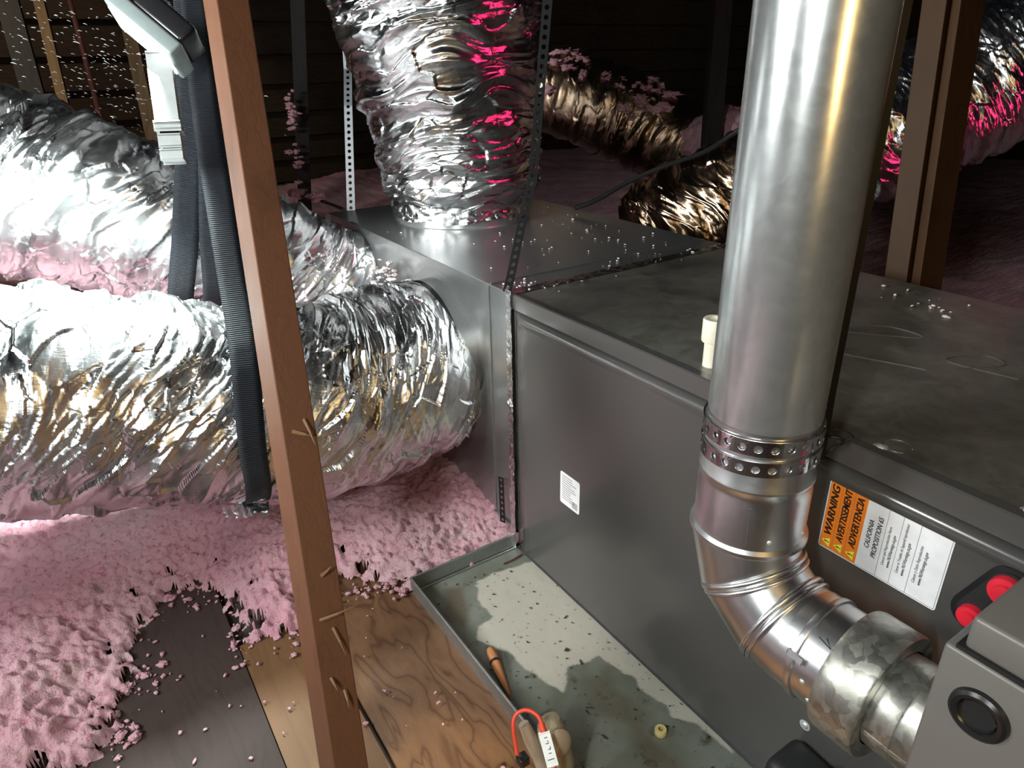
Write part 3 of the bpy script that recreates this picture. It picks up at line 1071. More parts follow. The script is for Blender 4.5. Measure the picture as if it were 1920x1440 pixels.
def foil_skin(name, path, rad, mat, parent, nt=420, ns=420, seed=0, fold=0.010, ring=0.004, crum=0.007, ring_pitch=0.07, sag=0.0, diag=0.0, fine=.0007, taper_ends=(False, False)):
    C_ = catmull(path, ns)
    T, N, B = frames(C_)
    s = np.concatenate([[0], np.cumsum(np.linalg.norm(np.diff(C_, axis=0), axis=1))])
    R = np.interp(np.linspace(0, 1, ns), np.linspace(0, 1, len(rad)), rad) if not np.isscalar(rad) else np.full(ns, rad)
    a = np.linspace(0, 2 * PI, nt, endpoint=False)
    ca, sa = np.cos(a)[None, :], np.sin(a)[None, :]
    D = ca[..., None] * N[:, None, :] + sa[..., None] * B[:, None, :]
    S = np.repeat(s[:, None], nt, 1)
    # un-bent cylinder coordinates keep the pattern seamless around the duct
    Q = np.stack([np.repeat(ca, ns, 0) * R[:, None], np.repeat(sa, ns, 0) * R[:, None], S + diag * R[:, None] * np.repeat(ca, ns, 0)], -1)
    wv = 0.03 * np.stack([vnoise(Q * 9, seed + 60), vnoise(Q * 9, seed + 61), vnoise(Q * 9, seed + 62)], -1)
    Qw = Q + wv
    # circumferential gathers: high frequency along the axis, low across
    gath = ridged(Qw * np.array([3.6, 3.6, 19.]), seed) * 0.7 + ridged(Qw * np.array([9, 9, 64.]), seed + 1) * 0.26
    big = fbm(Q * 5.5, 3, seed + 2)
    fac = facets(Qw * np.array([9, 9, 20.]), seed + 3) + 0.55 * facets(Qw * np.array([24, 24, 64.]), seed + 4) * smooth01(.5 + 1.2 * vnoise(Q * 8, seed + 15))
    rings = np.cos(2 * PI * S / ring_pitch + 1.5 * vnoise(Q * 4, seed + 7))
    d = fold * gath * (0.45 + 0.55 * smooth01(0.5 + vnoise(Q * 6, seed + 9))) + 0.8 * fold * big + ring * rings + crum * fac + fine * vnoise(Qw * np.array([60, 60, 150.]), seed + 12)
    for e, k in ((0, taper_ends[0]), (1, taper_ends[1])):
        if k:
            q = smooth01((S if e == 0 else s[-1] - S) / 0.05)
            d = d * (0.35 + .65 * q) - 0.012 * (1 - q)
    P = C_[:, None, :] + D * (R[:, None] + d)[..., None]
    if sag:
        lo = np.clip(-(D[..., 2]), 0, 1)
        P[..., 2] -= sag * lo ** 2 * R[:, None]
    uv = np.stack([(np.repeat(a[None, :], ns, 0) * R[:, None]).ravel(), S.ravel()], 1)
    o = mesh(name, P.reshape(-1, 3), grid_faces(nt, ns, True), M[mat], parent, True, uv)
    return o


def ring_band(name, c, axis, r, h, mat, parent, bead=0.0):
    prof = [(r, -h / 2), (r + .001 + bead, -h / 2 + h * .12), (r + .001, -h / 4), (r + .001, h / 4), (r + .001 + bead, h / 2 - h * .12), (r, h / 2)]
    return MB().lathe(prof, c, axis, 96).build(name, M[mat], parent, True)


# big lower duct, plenum to the left foreground
du = thing('flexible_duct', 'large silver foil flexible duct nearest the floor, entering the plenum low', 'duct', (-0.28, -0.6, 0.06))
foil_skin('foil_jacket', [(-0.270, -0.012, 0.345), (-0.268, -0.10, 0.325), (-0.268, -0.24, 0.312), (-0.272, -0.42, 0.345), (-0.285, -0.60, 0.395), (-0.30, -0.80, 0.44), (-0.31, -1.10, 0.48)],
          [0.168, 0.176, 0.176, 0.174, 0.176, 0.178, 0.18], 'foil_big', du, 560, 560, 1, fold=.014, ring=.002, crum=.010, sag=.06, diag=.55, taper_ends=(True, False))
MB().lathe([(0.155, -.03), (0.155, .004), (0.175, .004), (0.175, .0005)], (-0.270, -0.001, 0.345), (0, 1, 0), 80).build('start_collar', M['galv_sheet'], du, True)
crinkle_strip('jacket_flap', (-0.20, -0.50, 0.178), (-0.15, -0.43, 0.186), (0.6, -0.2, -0.3), 0.035, 'foil_big', du, (0.3, 0, -1), 8, .004)

# upper duct behind it
du = thing('flexible_duct', 'silver foil flexible duct passing behind the lower duct, hung in black straps', 'duct', (-0.80, -0.5, 0.35))
foil_skin('foil_jacket', [(-0.70, -0.010, 0.405), (-0.70, -0.10, 0.42), (-0.72, -0.24, 0.49), (-0.75, -0.40, 0.570), (-0.80, -0.56, 0.640), (-0.85, -0.70, 0.70), (-0.90, -1.0, 0.81)],
          [0.128, 0.135, 0.145, 0.162, 0.178, 0.190, 0.20], 'foil_up', du, 420, 440, 21, fold=.013, ring=.003, crum=.009, diag=.4, taper_ends=(True, False))
MB().lathe([(0.12, -.03), (0.12, .004), (0.140, .004), (0.140, .0005)], (-0.70, -0.001, 0.405), (0, 1, 0), 72).build('start_collar', M['galv_sheet'], du, True)

# vertical duct on the plenum top
du = thing('flexible_duct', 'wide silver foil duct rising vertically from the plenum top', 'duct', (-0.63, 0.26, H))
foil_skin('foil_jacket', [(-0.625, 0.262, 0.572), (-0.625, 0.260, 0.64), (-0.622, 0.250, 0.78), (-0.62, 0.228, 0.95), (-0.62, 0.205, 1.15), (-0.62, 0.18, 1.40)],
          [0.176, 0.188, 0.205, 0.225, 0.242, 0.25], 'foil_vert', du, 480, 480, 41, fold=.014, ring=.002, crum=.010, diag=-.22, taper_ends=(True, False))
MB().lathe([(0.172, 0.0), (0.166, .002), (0.166, .05), (0.150, .05)], (-0.625, 0.262, H), (0, 0, 1), 90).build('metal_collar', M['galv_flue'], du, True)
a_ = np.linspace(0, 2 * PI, 240)
n_, m_ = 240, 12
u_, v_ = np.meshgrid(np.linspace(0, 1, m_), a_)
Rr = 0.1745 + 0.004 * np.abs(facets(np.stack([np.cos(v_) * 6, np.sin(v_) * 6, u_ * 3], -1), 4)) + .003 * vnoise(np.stack([np.cos(v_) * 12, np.sin(v_) * 12, u_ * 4], -1), 5)
hh = H + 0.016 + 0.034 * u_ + 0.006 * vnoise(np.stack([np.cos(v_) * 4, np.sin(v_) * 4, u_ * 2], -1), 8)
mesh('tape_wrap', np.stack([-0.625 + Rr * np.cos(v_), 0.262 + Rr * np.sin(v_), hh], -1).reshape(-1, 3), grid_faces(m_, n_), M['foil_tape'], du, True, np.stack([v_.ravel() * .17, u_.ravel() * .03], 1))

# ducts lying and climbing behind the furnace, both ending behind the flue
du = thing('flexible_duct', 'brownish crumpled foil duct lying low behind the plenum, left of the flue', 'duct', (-0.45, 1.0, 0.2))
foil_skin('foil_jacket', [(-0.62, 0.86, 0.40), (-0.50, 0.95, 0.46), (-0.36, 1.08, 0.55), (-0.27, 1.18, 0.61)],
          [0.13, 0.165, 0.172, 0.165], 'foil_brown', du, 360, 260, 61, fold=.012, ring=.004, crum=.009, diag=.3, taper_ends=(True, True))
du = thing('flexible_duct', 'foil duct with hot pink glints climbing at right behind the wooden post', 'duct', (0.0, 1.5, 0.4))
foil_skin('foil_jacket', [(-0.22, 1.27, 0.665), (-0.08, 1.50, 0.79), (0.06, 1.68, 0.92), (0.20, 1.82, 1.10)],
          [0.175, 0.185, 0.19, 0.19], 'foil_fine', du, 360, 320, 66, fold=.012, ring=.004, crum=.009, diag=.3, taper_ends=(True, False))

# short insulated duct far behind with tufts on it
du = thing('flexible_duct', 'dim duct in the far dark, topped with pink insulation', 'duct', (-0.9, 1.0, 0.45))
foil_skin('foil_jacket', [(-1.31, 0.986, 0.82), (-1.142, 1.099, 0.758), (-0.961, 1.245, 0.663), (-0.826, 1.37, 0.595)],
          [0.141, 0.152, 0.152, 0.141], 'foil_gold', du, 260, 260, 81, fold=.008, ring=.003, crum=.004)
ring_band('strap_band', (-0.865, 1.336, 0.617), (0.75, 0.70, -.38), 0.150, 0.014, 'black_steel', du)
mb = MB()
P_ = np.random.default_rng(5).normal(size=(2500, 3))
ic = bmesh.new()
bmesh.ops.create_icosphere(ic, subdivisions=5, radius=1)
vs = np.array([v.co[:] for v in ic.verts])
d = 1 + 0.28 * fbm(vs * 2.2, 3, 2) + .12 * fbm(vs * 9, 3, 5)
for v, c in zip(ic.verts, vs * d[:, None] * np.array([.17, .16, .135]) + np.array([-0.715, 1.365, 0.620])):
    v.co = c
mb.bm(ic)
o = mb.build('exposed_insulation', M['insul'], du, False)
o.data.polygons.foreach_set('use_smooth', [True] * len(o.data.polygons))
pts = []
r4 = np.random.default_rng(9)
for _ in range(80):
    t = r4.random()
    c = np.array([-1.232, 1.03, 0.787]) * (1 - t) + np.array([-0.916, 1.279, 0.64]) * t
    a = r4.normal(.40, .42)
    s = r4.uniform(.010, .030)
    pts.append((c[0] + .152 * math.sin(a) * .62, c[1] - .152 * math.sin(a) * .78, c[2] + .152 * math.cos(a) + .003, s))
tufts('insulation_tufts', pts, 'pink insulation tufts heaped on the dim far duct', 15)

pts = [(-0.48 + r_.normal(0, .04), -0.035 + r_.normal(0, .015), 0.470 + r_.normal(0, .012) , r_.uniform(.003, .007)) for _ in range(45)]
tufts('collar_fluff', pts, 'greyish pink insulation fluff poking out between the two duct collars', 28, 'fluff_pale')

# ------------------------------------------------------------------ straps


def ribbon(name, path, wd, width, mat, label, cat, group=None, n=90, thick=.0022):
    C_ = catmull(path, n)
    W_ = catmull(wd, n)
    T = np.gradient(C_, axis=0)
    T /= np.linalg.norm(T, axis=1)[:, None]
    W_ = W_ - T * (W_ * T).sum(1)[:, None]
    W_ /= np.linalg.norm(W_, axis=1)[:, None]
    m = 5
    u = np.linspace(-.5, .5, m)
    P = C_[:, None, :] + W_[:, None, :] * (u * width)[None, :, None]
    s = np.concatenate([[0], np.cumsum(np.linalg.norm(np.diff(C_, axis=0), axis=1))])
    uv = np.stack([np.repeat(u[None, :] * width, n, 0).ravel(), np.repeat(s[:, None], m, 1).ravel()], 1)
    o = mesh(name, P.reshape(-1, 3), grid_faces(m, n), M[mat], None, True, uv)
    solidify(o, thick)
    return tag(o, label, cat, group)


RW = (0.24, 0.97, 0.0)
ribbon('webbing_strap', [(-0.60, -0.26, 1.60), (-0.493, -0.325, 1.056), (-0.445, -0.336, 1.004), (-0.327, -0.373, 0.843), (-0.228, -0.398, 0.707), (-0.159, -0.415, 0.587), (-0.100, -0.430, 0.50), (-0.075, -0.443, 0.42), (-0.076, -0.450, 0.34), (-0.110, -0.447, 0.250), (-0.185, -0.445, 0.182), (-0.29, -0.44, 0.158), (-0.40, -0.43, 0.19)],
       [RW] * 13, 0.042, 'web', 'longest black webbing strap, wrapped under the big lower duct', 'strap')
ribbon('webbing_strap', [(-0.66, -0.25, 1.60), (-0.629, -0.299, 1.07), (-0.619, -0.31, 1.017), (-0.60, -0.337, 0.88), (-0.571, -0.374, 0.737), (-0.555, -0.413, 0.591), (-0.580, -0.440, 0.479), (-0.66, -0.445, 0.395), (-0.80, -0.44, 0.385)],
       [RW] * 9, 0.050, 'web', 'leftmost of the black webbing straps, beside the work light', 'strap')
ribbon('webbing_strap', [(-0.63, -0.24, 1.60), (-0.586, -0.297, 1.066), (-0.576, -0.306, 1.014), (-0.553, -0.325, 0.88), (-0.538, -0.343, 0.738), (-0.535, -0.370, 0.59), (-0.565, -0.380, 0.475), (-0.65, -0.380, 0.405), (-0.78, -0.375, 0.39)],
       [RW] * 9, 0.040, 'web', 'middle black webbing strap between the other two, over the upper duct', 'strap')

# ------------------------------------------------------------------ foreground brace and posts
br = thing('wood_brace', 'brown wooden brace leaning in the left foreground before the ducts', 'stud', (0.50, -0.52, 0.0))
A2, B2 = Vector((0.4065, -0.515, 0.197)), Vector((-0.019, -0.398, 0.974))     # its near left edge
dirv = (B2 - A2).normalized()
sx_ = (Vector((0, 1, 0)) - dirv * dirv.y).normalized()
sy_ = dirv.cross(sx_)
off = sx_ * 0.019 + sy_ * 0.0445
p0 = A2 - dirv * 0.195
p1 = B2 + dirv * 0.85
MB().beam(p0 + off, p1 + off, sx_, 0.038, 0.089, 0.0015).build('timber', M['stud'], br)
r5 = np.random.default_rng(17)
for k, (t, l) in enumerate(((0.137, .035), (0.146, .02), (0.174, .045), (0.18, .03), (0.205, .02), (0.292, .02), (0.298, .028))):
    c = p0.lerp(p1, t) + sx_ * (0.008 + 0.02 * r5.random()) - sy_ * .0005
    e = c - sy_ * (0.010 + .006 * r5.random()) + sx_ * (0.016 * r5.normal() + .008) + dirv * 0.014 * r5.normal()
    MB().tube([c, c.lerp(e, .5) - sy_ * .003, e], [.0026, .0018, .0003], 6).build('splinter', M['plank'], br)

rp = thing('wood_post', 'dark wooden post standing behind the furnace at right', 'post', (0.30, 0.75, 0.05))
MB().beam((0.345, 0.665, 0.04), (0.180, 0.826, 1.06), (1, 0.1, 0), 0.042, 0.036, .001).build('timber', M['stud_dark'], rp)
MB().beam((0.380, 0.693, 0.04), (0.212, 0.858, 1.06), (0.2, 1, 0), 0.062, 0.030, .001).build('timber', M['stud_dark'], rp)

for (a, b, wd, wdt, mat, lab) in (
        ((-2.35, -0.57, 0.02), (-2.56, -0.56, 1.35), (.2, 1, 0), 0.075, 'raf_dark', 'dark wide strut at the far upper left'),
        ((-2.34, -0.50, 0.02), (-2.50, -0.455, 1.35), (.2, 1, 0), 0.035, 'raf', 'narrow tan strut next to the dark wide strut at upper left'),
        ((-2.02, -0.245, 0.02), (-2.28, -0.205, 1.35), (.2, 1, 0), 0.045, 'raf', 'tan strut behind the work light'),
        ((-1.74, 0.155, 0.02), (-1.86, 0.34, 1.35), (.3, 1, 0), 0.05, 'raf_dark', 'dark strut between the wood brace and the vertical duct'),
        ((-0.60, 1.165, 0.10), (-0.68, 1.215, 1.35), (.4, 1, 0), 0.055, 'raf_dark', 'black strut standing left of the flue pipe')):
    nm = 'roof_strut'
    tag(MB().beam(a, b, wd, wdt, 0.035, .001).build(nm, M[mat]), lab, 'strut')
tag(MB().tube(catmull([(-2.05, -0.395, 0.42), (-2.21, -0.38, 0.74), (-2.34, -0.37, 0.99), (-2.42, -0.37, 1.3)], 20), 0.010, 10).build('refrigerant_pipe', M['copper_red'], None, True), 'thin reddish pipe standing behind the upper duct', 'pipe')
pts = [(-1.74 + .004 * r_.normal(), 0.190 + .05 * (zc_ - .55) + r_.normal(0, .010), zc_ + r_.normal(0, .022), r_.uniform(.006, .014)) for zc_ in (.55, .575, .60, .72, .74, .76, .78) for _ in range(5)]
tufts('strut_fluff', pts, 'pale insulation fluff stuck on the dark strut', 18)

# ------------------------------------------------------------------ hangers


def hanger(name, pts, wd, width, pitch, hole, mat, label, cat='hanger strap', t=.0012, n_extra=None):
    V, F = perf_strip(pts, wd, width, pitch, hole)
    o = mesh(name, V, F, M[mat])
    solidify(o, t)
    return tag(o, label, cat)


hanger('perforated_hanger', [(-0.882, 0.060, H - .002), (-0.960, 0.115, 0.80), (-1.010, 0.145, 0.89), (-1.10, 0.20, 1.25), (-1.17, 0.24, 1.6)], (0.45, 0.9, 0), 0.022, 0.0165, 0.0045, 'steel_hanger', 'grey perforated steel hanger at the left plenum corner')
hanger('perforated_hanger', [(-0.006, -0.004, H + .002), (-0.003, 0.003, 0.57), (0.0, 0.026, 0.66), (0.0, 0.048, 0.73), (0.0, 0.082, 1.03), (0.0, 0.14, 1.6)], (0.5, 0.86, 0), 0.015, 0.0135, 0.0036, 'black_steel', 'black perforated hanger rising from the taped plenum and furnace corner')
hanger('perforated_hanger', [(-0.032, -0.012, 0.155), (-0.030, -0.012, 0.048)], (0.9, 0.2, 0.1), 0.014, 0.0125, 0.0034, 'black_steel', 'short black perforated strip at the foot of the plenum seam')
hanger('perforated_hanger', [(0.613, -0.0265, 0.52), (0.613, -0.030, 0.60), (0.613, -0.030, 1.6)], (0.6, 0.8, 0), 0.020, 0.017, 0.004, 'black_steel', 'black perforated hanger directly behind the flue pipe')

# ------------------------------------------------------------------ flue
fl = thing('flue_pipe', 'tall silver galvanised flue pipe rising in front of the furnace', 'pipe', (0.597, -0.1, 0.47))
FXc, FYc, FR = 0.5965, -0.100, 0.0528
LEAN = Vector((0.0, 0.0, 1.0))
prof = [(FR - .003, .52), (FR, .52), (FR, 1.35)]
MB().lathe(prof, (FXc, FYc, 0), (0, 0, 1), 128).build('pipe_section', M['galv_flue'], fl, True)
# collar below the pipe
prof = [(FR + .0006, .592), (FR + .0012, .535), (FR + .0030, .532), (FR + .0030, .5295), (FR + .0018, .527), (FR + .0012, .520), (FR + .0022, .516), (FR + .0022, .470), (FR + .0026, .466), (FR + .0058, .4625), (FR + .0060, .4585), (FR + .0030, .455), (FR + .0005, .4535)]
MB().lathe(prof, (FXc, FYc, 0), (0, 0, 1), 128).build('collar', M['galv_elbow'], fl, True)


def bead_ring(c, axis, r, b=0.0042):
    k = [(r + b * math.cos(a), b * math.sin(a)) for a in np.linspace(0, 2 * PI, 14, endpoint=False)]
    return MB().lathe(k, c, axis, 96, closed=True)


# 4 gore elbow bending into +X
ER = 0.0865
EC = Vector((FXc + ER, FYc, 0.4585))       # bend centre


def epos(a):
    return EC + Vector((-ER * math.cos(a), 0, -ER * math.sin(a)))


def etan(a):
    return Vector((math.sin(a), 0, -math.cos(a)))


cuts = [0, math.radians(36), math.radians(72), math.radians(90)]
nseg = 96


def gore(a0, a1, r):
    """straight pipe piece between the mitre planes at angles a0 and a1"""
    am = (a0 + a1) / 2
    c, t = epos(am), etan(am)
    xv = Vector((0, 1, 0))
    yv = t.cross(xv)
    V, F = [], []
    for a in (a0, a1):
        pc, pn = epos(a), etan(a)
        for k in range(nseg):
            th = 2 * PI * k / nseg
            o = c + xv * r * math.cos(th) + yv * r * math.sin(th)
            h = (pc - o).dot(pn) / t.dot(pn)
            V.append((o + t * h)[:])
    for k in range(nseg):
        F.append((k, (k + 1) % nseg, nseg + (k + 1) % nseg, nseg + k))
    return V, F


for i in range(3):
    MB().add(*gore(cuts[i], cuts[i + 1], FR - .0002 * i)).build('elbow_gore', M['galv_elbow'], fl, True)
for a in cuts[1:3]:
    pc, pn = epos(a), etan(a)
    mb = MB()
    for dd, bb in ((-.0038, .0030), (.0036, .0026)):
        m2 = bead_ring(pc + pn * dd, pn, FR + .0008, bb)
        mb.add(np.concatenate(m2.V), m2.F)
    mb.build('elbow_bead', M['galv_elbow'], fl, True)
HE = epos(PI / 2)
x0 = HE.x
prof = [(FR + .0004, 0.0), (FR + .0006, .012), (FR - .0002, .018), (FR - .0002, .070)]
MB().lathe(prof, HE, (1, 0, 0), 96).build('outlet_collar', M['galv_elbow'], fl, True)
# crimped draw band with an overlapped clip
mb = MB().lathe([(FR, .0125), (FR + .0022, .0135), (FR + .0028, .0165), (FR + .0022, .0195), (FR, .0205)], HE, (1, 0, 0), 96)
mb.build('draw_band', M['galv_elbow'], fl, True)
def on_pipe(x, ang, r):      # angle 0 faces the viewer side (-Y), 90 is up
    return Vector((x, FYc - r * math.cos(ang), HE.z + r * math.sin(ang)))
mb = MB()
mb.beam(on_pipe(x0 + .012, 0.42, FR + .002), on_pipe(x0 + .028, 0.40, FR + .002), (0, .4, 1), .004, .004, .001)
mb.build('band_clip', M['galv_elbow'], fl)
# two wraps of perforated hanger band around the pipe
def band(zc, h, tilt, name):
    n = 240
    a = np.linspace(0, 2 * PI * 0.99, n)
    pts = np.stack([FXc + (FR + .003) * np.cos(a), FYc + (FR + .003) * np.sin(a), zc + tilt * np.cos(a - 0.6)], 1)
    V, F = perf_strip(pts, (0, 0, 1), h, 0.0140, 0.0040)
    o = mesh(name, V, F, M['hanger_shiny'], fl)
    solidify(o, .0012)
band(0.5790, 0.0155, 0.0015, 'hanger_band')
band(0.5575, 0.0155, 0.0030, 'hanger_band')
mb = MB().tube(catmull([(0.627, -0.047, 0.560), (0.640, -0.040, 0.562), (0.643, -0.034, 0.556), (0.636, -0.036, 0.548), (0.632, -0.042, 0.54)], 30), .0016, 8)
mb.tube(catmull([(0.626, -0.046, 0.566), (0.638, -0.030, 0.566), (0.645, -0.020, 0.558), (0.634, -0.030, 0.552)], 24), .0008, 8)
mb.build('band_tail', M['black_steel'], fl, True)
dm = [(0.0001, .0016), (.0014, .0014), (.0024, .0007), (.0027, 0)]
def pipe_pt(z, ang):
    return Vector((FXc + FR * math.cos(ang), FYc + FR * math.sin(ang), z))
for z, ang in ((0.477, -0.55), (0.474, 0.25)):
    n_ = Vector((math.cos(ang), math.sin(ang), 0))
    MB().lathe(dm, pipe_pt(z, ang) + n_ * .002, n_, 12).build('rivet', M['screw'], fl, True)
for x, ang in ((x0 + .040, -0.30), (x0 + .032, 0.05)):
    n_ = Vector((0, -math.cos(ang), math.sin(ang)))
    MB().lathe(dm, on_pipe(x, ang, FR), n_, 12).build('rivet', M['screw'], fl, True)
# black marker tick
mb = MB()
for pl in ([(x0 + .034, 0.98), (x0 + .042, .86), (x0 + .028, .92)], [(x0 + .046, 1.08), (x0 + .052, .98)]):
    mb.tube([on_pipe(x, a, FR + .0003) for x, a in pl], .0006, 5)
mb.build('marker_tick', M['ink'], fl)
# seam lines on the pipe
mb = MB().beam(pipe_pt(0.470, -0.95) , pipe_pt(0.514, -0.95), (-math.sin(-.95), math.cos(-.95), 0), .0008, .0052)
mb.build('lock_seam', M['steel_hanger'], fl)

cp = thing('vent_coupling', 'dull spangled coupling between elbow and burner box', 'coupling', (0.76, -0.1, 0.30))
prof = [(FR + .0008, .044), (0.0622, .046), (0.0636, .050), (0.0636, .086), (0.0622, .0885), (0.0490, .0885)]
MB().lathe(prof, HE, (1, 0, 0), 96).build('coupling_ring', M['galv_spangle'], cp, True)
prof = [(0.0470, .080), (0.0475, .092), (0.0482, .112), (0.0490, .1135), (0.0482, .115), (0.0482, .136)]
MB().lathe(prof, HE, (1, 0, 0), 96).build('inlet_pipe', M['galv_spangle'], cp, True)
MB().beam(on_pipe(x0 + .092, -0.12, .0483), on_pipe(x0 + .131, -0.12, .0483), (0, .1, 1), .003, .002).build('lock_seam', M['galv_spangle'], cp)

# ------------------------------------------------------------------ small things
pv = thing('pvc_fitting', 'cream PVC fitting on the furnace top behind the flue pipe', 'fitting', (0.412, 0.038, H))
MB().lathe([(0.0001, .0), (.0105, .0), (.0105, .036), (.0001, .036)], (0.413, 0.036, H), (0, 0, 1), 32).build('pipe_stub', M['cream_pvc'], pv, True)
MB().lathe([(0.0105, .034), (.0145, .034), (.0150, .036), (.0150, .062), (.0140, .064), (.0100, .064), (.0095, .045)], (0.413, 0.036, H), (0, 0, 1), 32).build('socket', M['cream_pvc'], pv, True)

st = thing('wooden_stake', 'small orange-brown pointed stake with a dark band lying in the pan', 'stake', (0.26, -0.205, 0.001))
a, b = Vector((0.208, -0.193, 0.011)), Vector((0.314, -0.219, 0.004))
C_ = [a.lerp(b, t) for t in (0, .03, .12, .22, .30, .5, .75, .93, 1)]
MB().tube([c[:] for c in C_], [.003, .0065, .0085, .0090, .0082, .0066, .0045, .0025, .0006], 14).build('shaft', M['stake'], st, True)
d = (b - a).normalized()
MB().lathe([(.0087, -.0025), (.0091, -.002), (.0090, .002), (.0085, .0025)], a.lerp(b, .28), d, 20).build('dark_band', M['ink'], st, True)
tag(MB().tube(catmull([(0.033, -0.052, .003), (0.034, -0.03, .0035), (0.030, -0.006, .003)], 14), [.0016] * 14, 8).build('rusty_nail', M['rust'], None, True), 'thin rusty rod lying in the pan corner by the furnace', 'nail')
nt = MB().lathe([(.003, 0), (.0085, 0), (.0090, .002), (.0090, .008), (.0080, .010), (.004, .010)], (0.482, -0.068, 0.0012), (0, 0, 1), 24)
tag(nt.build('brass_cap', M['gold_nut'], None, True), 'small yellowish brass cap lying on the pan floor', 'cap')

# debris flakes on the pan floor
mb = MB()
r6 = np.random.default_rng(33)
for _ in range(170):
    x, y = r6.uniform(.03, .62), r6.uniform(-.215, -.005)
    s, a = r6.uniform(.0009, .0036) * (1.0 if r6.random() > .1 else 1.8), r6.uniform(0, 6.28)
    k = r6.integers(3, 6)
    ang = np.sort(r6.uniform(0, 6.28, k))
    el = r6.uniform(.25, .8)
    V = [(x + s * math.cos(q) * math.cos(a) - s * el * math.sin(q) * math.sin(a), y + s * math.cos(q) * math.sin(a) + s * el * math.sin(q) * math.cos(a), .0012) for q in ang]
    V = V + [(p[0], p[1], .0022) for p in V]
    F = [list(range(k))[::-1], list(range(k, 2 * k))] + [(i, (i + 1) % k, k + (i + 1) % k, k + i) for i in range(k)]
    mb.add(V, F)
tag(mb.build('pan_debris', M['debris']), 'dark flakes of debris scattered over the pan floor', 'debris', kind='stuff')

# float switch with its red lead, clipped on the pan rim at the bottom edge
fs = thing('float_switch', 'beige float switch clipped on the pan rim at bottom', 'switch', (0.45, -0.25, 0.033))
axv = Vector((0.30, 0.10, -0.95)).normalized()
mb = MB()
c0 = Vector((0.462, -0.250, 0.102))
V, F = [], []
prof = [(.0001, -.030), (.012, -.029), (.020, -.024), (.0235, -.014), (.0235, .004), (.0225, .006), (.0225, .010), (.0238, .012), (.0225, .045), (.016, .060), (.0001, .060)]
m2 = MB().lathe(prof, (0, 0, 0), (0, 0, 1), 40)
VV = np.concatenate(m2.V)
VV[:, 0] *= 0.72
Rm = np.array(Vector((0, 0, 1)).rotation_difference(axv).to_matrix())
body = MB().add(VV @ Rm.T + np.array(c0), m2.F).build('switch_body', M['beige'], fs, True)
m2 = MB().lathe([(.0001, .0075), (.010, .0065), (.0165, .003), (.019, .0)], (0, 0, 0), (1, -0.25, 0.25), 32)
VV = np.concatenate(m2.V)
VV[:, 2] *= 1.25
MB().add(VV + np.array(c0 + Vector((0.015, -0.004, 0.006))), m2.F).build('switch_cap', M['beige_cap'], fs, True)
MB().tube([(0.443, -0.283, 0.132), (0.452, -0.279, 0.112), (0.470, -0.272, 0.075), (0.48, -0.268, 0.05)], [.007, .0095, .0098, .009], 20).build('switch_arm', M['beige_cap'], fs, True)
MB().box((0.449, -0.301, 0.080), (0.463, -0.287, 0.094), .002).build('black_knob', M['black_plastic'], fs, True)
MB().tube([(0.478, -0.297, 0.075), (0.486, -0.288, 0.072), (0.492, -0.284, 0.064)], [.002, .006, .0035], 10).build('wire_nut', M['yellow'], fs, True)
MB().box((0.492, -0.288, 0.045), (0.51, -0.27, 0.06), .003).build('black_knob', M['black_plastic'], fs, True)
cb = thing('red_cable', 'red cable with a white printed tag looping over the float switch', 'cable', (0.46, -0.27, 0.10))
MB().tube(catmull([(0.462, -0.306, 0.112), (0.445, -0.300, 0.140), (0.440, -0.292, 0.152), (0.446, -0.280, 0.158), (0.459, -0.272, 0.155), (0.470, -0.272, 0.146)], 40), .0026, 12).build('lead', M['red_cable'], cb, True)
wt = [(0.466, -0.272, 0.149), (0.482, -0.275, 0.134), (0.520, -0.284, 0.098), (0.56, -0.292, 0.06), (0.60, -0.30, 0.03)]
C_ = catmull(wt, 40)
MB().tube(C_, .0042, 14).build('jacket', M['red_cable'], cb, True)
ta, tb = Vector(C_[6]), Vector(C_[15])
tg = MB().beam(ta, tb, (0.55, 0.8, 0), .0120, .0105, .0012).build('tag', M['white_pl'], cb)
mb = MB()
dn = (tb - ta).normalized()
wv2 = Vector((0.55, 0.8, 0))
wv2 = (wv2 - dn * wv2.dot(dn)).normalized()
nv = dn.cross(wv2)
if nv.dot(CAM_LOC - ta) < 0:
    nv = -nv
for (t, u, l, th) in ((.14, .1, .004, .0009), (.26, .3, .0009, .0022), (.32, .1, .0042, .0009), (.5, .25, .003, .001), (.46, .45, .0009, .003), (.62, .15, .0035, .0009), (.80, .0, .0085, .0009)):
    c = ta.lerp(tb, t) + nv * .0053 + wv2 * (u * .006)
    mb.beam(c - wv2 * l / 2, c + wv2 * l / 2, dn, th, .0003)
ORIG[tg.name] = ORIG[cb.name]
mb.build('tag_printing', M['ink'], tg)

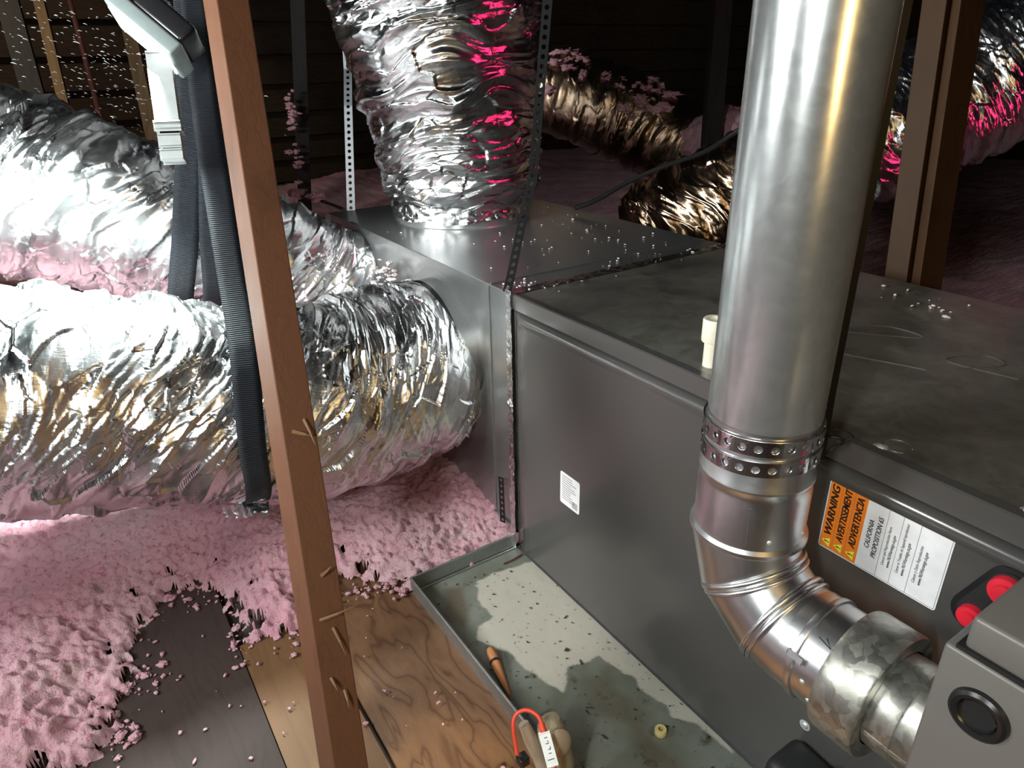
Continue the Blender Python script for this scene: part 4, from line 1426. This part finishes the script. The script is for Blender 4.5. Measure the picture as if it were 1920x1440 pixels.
# cables at the back
tag(MB().tube(catmull([(-0.46, 0.50, 0.555), (-0.439, 0.555, 0.572), (-0.418, 0.646, 0.612), (-0.38, 0.74, 0.648), (-0.338, 0.826, 0.677), (-0.30, 0.898, 0.725), (-0.20, .98, .82), (-0.05, 1.08, 1.05), (0.0, 1.12, 1.5)], 50), .0062, 10).build('black_cord', M['cord_black'], None, True), 'black cord running behind the plenum towards the flue', 'cord')
tag(MB().tube(catmull([(-1.30, 0.02, 0.53), (-1.16, 0.03, 0.54), (-1.0, 0.035, 0.546), (-0.88, 0.04, 0.545)], 40), .0045, 10).build('black_cord', M['cord_black'], None, True), 'thin dark cord with pink fluff at the left end of the plenum', 'cord')
pts = [(-1.22 + r_.normal(0, .02), 0.025, 0.545 + r_.normal(0, .006), r_.uniform(.008, .02)) for _ in range(8)] + [(-1.06 + r_.normal(0, .02), 0.035, 0.552 + r_.normal(0, .006), r_.uniform(.008, .018)) for _ in range(8)]
tufts('cord_fluff', pts, 'pink fluff clinging to the thin cord beside the plenum', 25)

# ------------------------------------------------------------------ work light
wk = thing('work_light', 'bright LED work light with white handle hanging at upper left', 'work light', LAMP)
lng = Vector((0.065, 0.049, -0.061)).normalized()    # long side of the head
nrm = Vector((0.14, -0.74, -0.64))                   # the way the panel faces
nrm = (nrm - lng * nrm.dot(lng)).normalized()
shr = nrm.cross(lng)
Rl = Matrix((lng, shr, nrm)).transposed()


def local_box(size, ctr, bev):
    bm = bmesh.new()
    bmesh.ops.create_cube(bm, size=1)
    for v in bm.verts:
        v.co = Vector((v.co.x * size[0], v.co.y * size[1], v.co.z * size[2])) + Vector(ctr)
    if bev:
        bmesh.ops.bevel(bm, geom=bm.edges[:], offset=bev, segments=3, profile=.5, affect='EDGES')
    bm.transform(Matrix.Translation(LAMP) @ Rl.to_4x4() @ Matrix.Scale(0.88, 4))
    return MB().bm(bm)


local_box((0.150, 0.075, 0.030), (0, 0, 0), .006).build('lamp_head', M['lamp_shell'], wk, True)
local_box((0.128, 0.056, 0.004), (0, 0, 0.0155), .001).build('led_panel', M['led'], wk)
local_box((0.110, 0.070, 0.040), (0.012, 0.0, -0.034), .008).build('battery_housing', M['black_plastic'], wk, True)
for k in range(6):
    local_box((0.003, 0.058, 0.006), (-0.04 + .008 * k, 0, -0.056), .001).build('cooling_fin', M['steel_hanger'], wk)
h0, h1 = LAMP + Vector((0.026, 0.002, -0.030)), LAMP + Vector((0.084, -0.018, -0.175))
hd = (h1 - h0).normalized()
wdv = Vector((.3, .95, 0))
MB().beam(h0, h0.lerp(h1, .67), wdv, .026, .020, .004).build('handle', M['handle_white'], wk, True)
MB().beam(h0.lerp(h1, .66), h0.lerp(h1, .715), wdv, .030, .024, .004).build('handle_collar', M['handle_white'], wk, True)
MB().beam(h0.lerp(h1, .715), h0.lerp(h1, .775), wdv, .024, .018).build('handle_gap', M['handle_black'], wk)
MB().beam(h0.lerp(h1, .775), h0.lerp(h1, .875), wdv, .026, .020, .003).build('handle_block', M['handle_white'], wk, True)
MB().beam(h0.lerp(h1, .875), h0.lerp(h1, .92), wdv, .022, .018).build('handle_gap', M['handle_black'], wk)
MB().beam(h0.lerp(h1, .92), h1, wdv, .026, .020, .003).build('handle_clip', M['handle_white'], wk, True)

# fibres floating in the beam of the work light
mb = MB()
r7 = np.random.default_rng(51)
for _ in range(520):
    x, y, z = r7.normal(-1.15, .22), r7.normal(-.42, .13), r7.normal(.90, .11)
    a = Vector((x, y, z))
    l = r7.uniform(.003, .010)
    d = Vector((.3 + .2 * r7.normal(), 1, -.35 + .25 * r7.normal())).normalized() * l
    mb.tube([a, a + d * .5 + Vector((0, 0, .001)), a + d], [.0003, .0006, .0002], 4, caps=False)
tag(mb.build('dust_motes', M['white_pl']), 'insulation dust motes drifting in the air behind the work light', 'dust', kind='stuff')
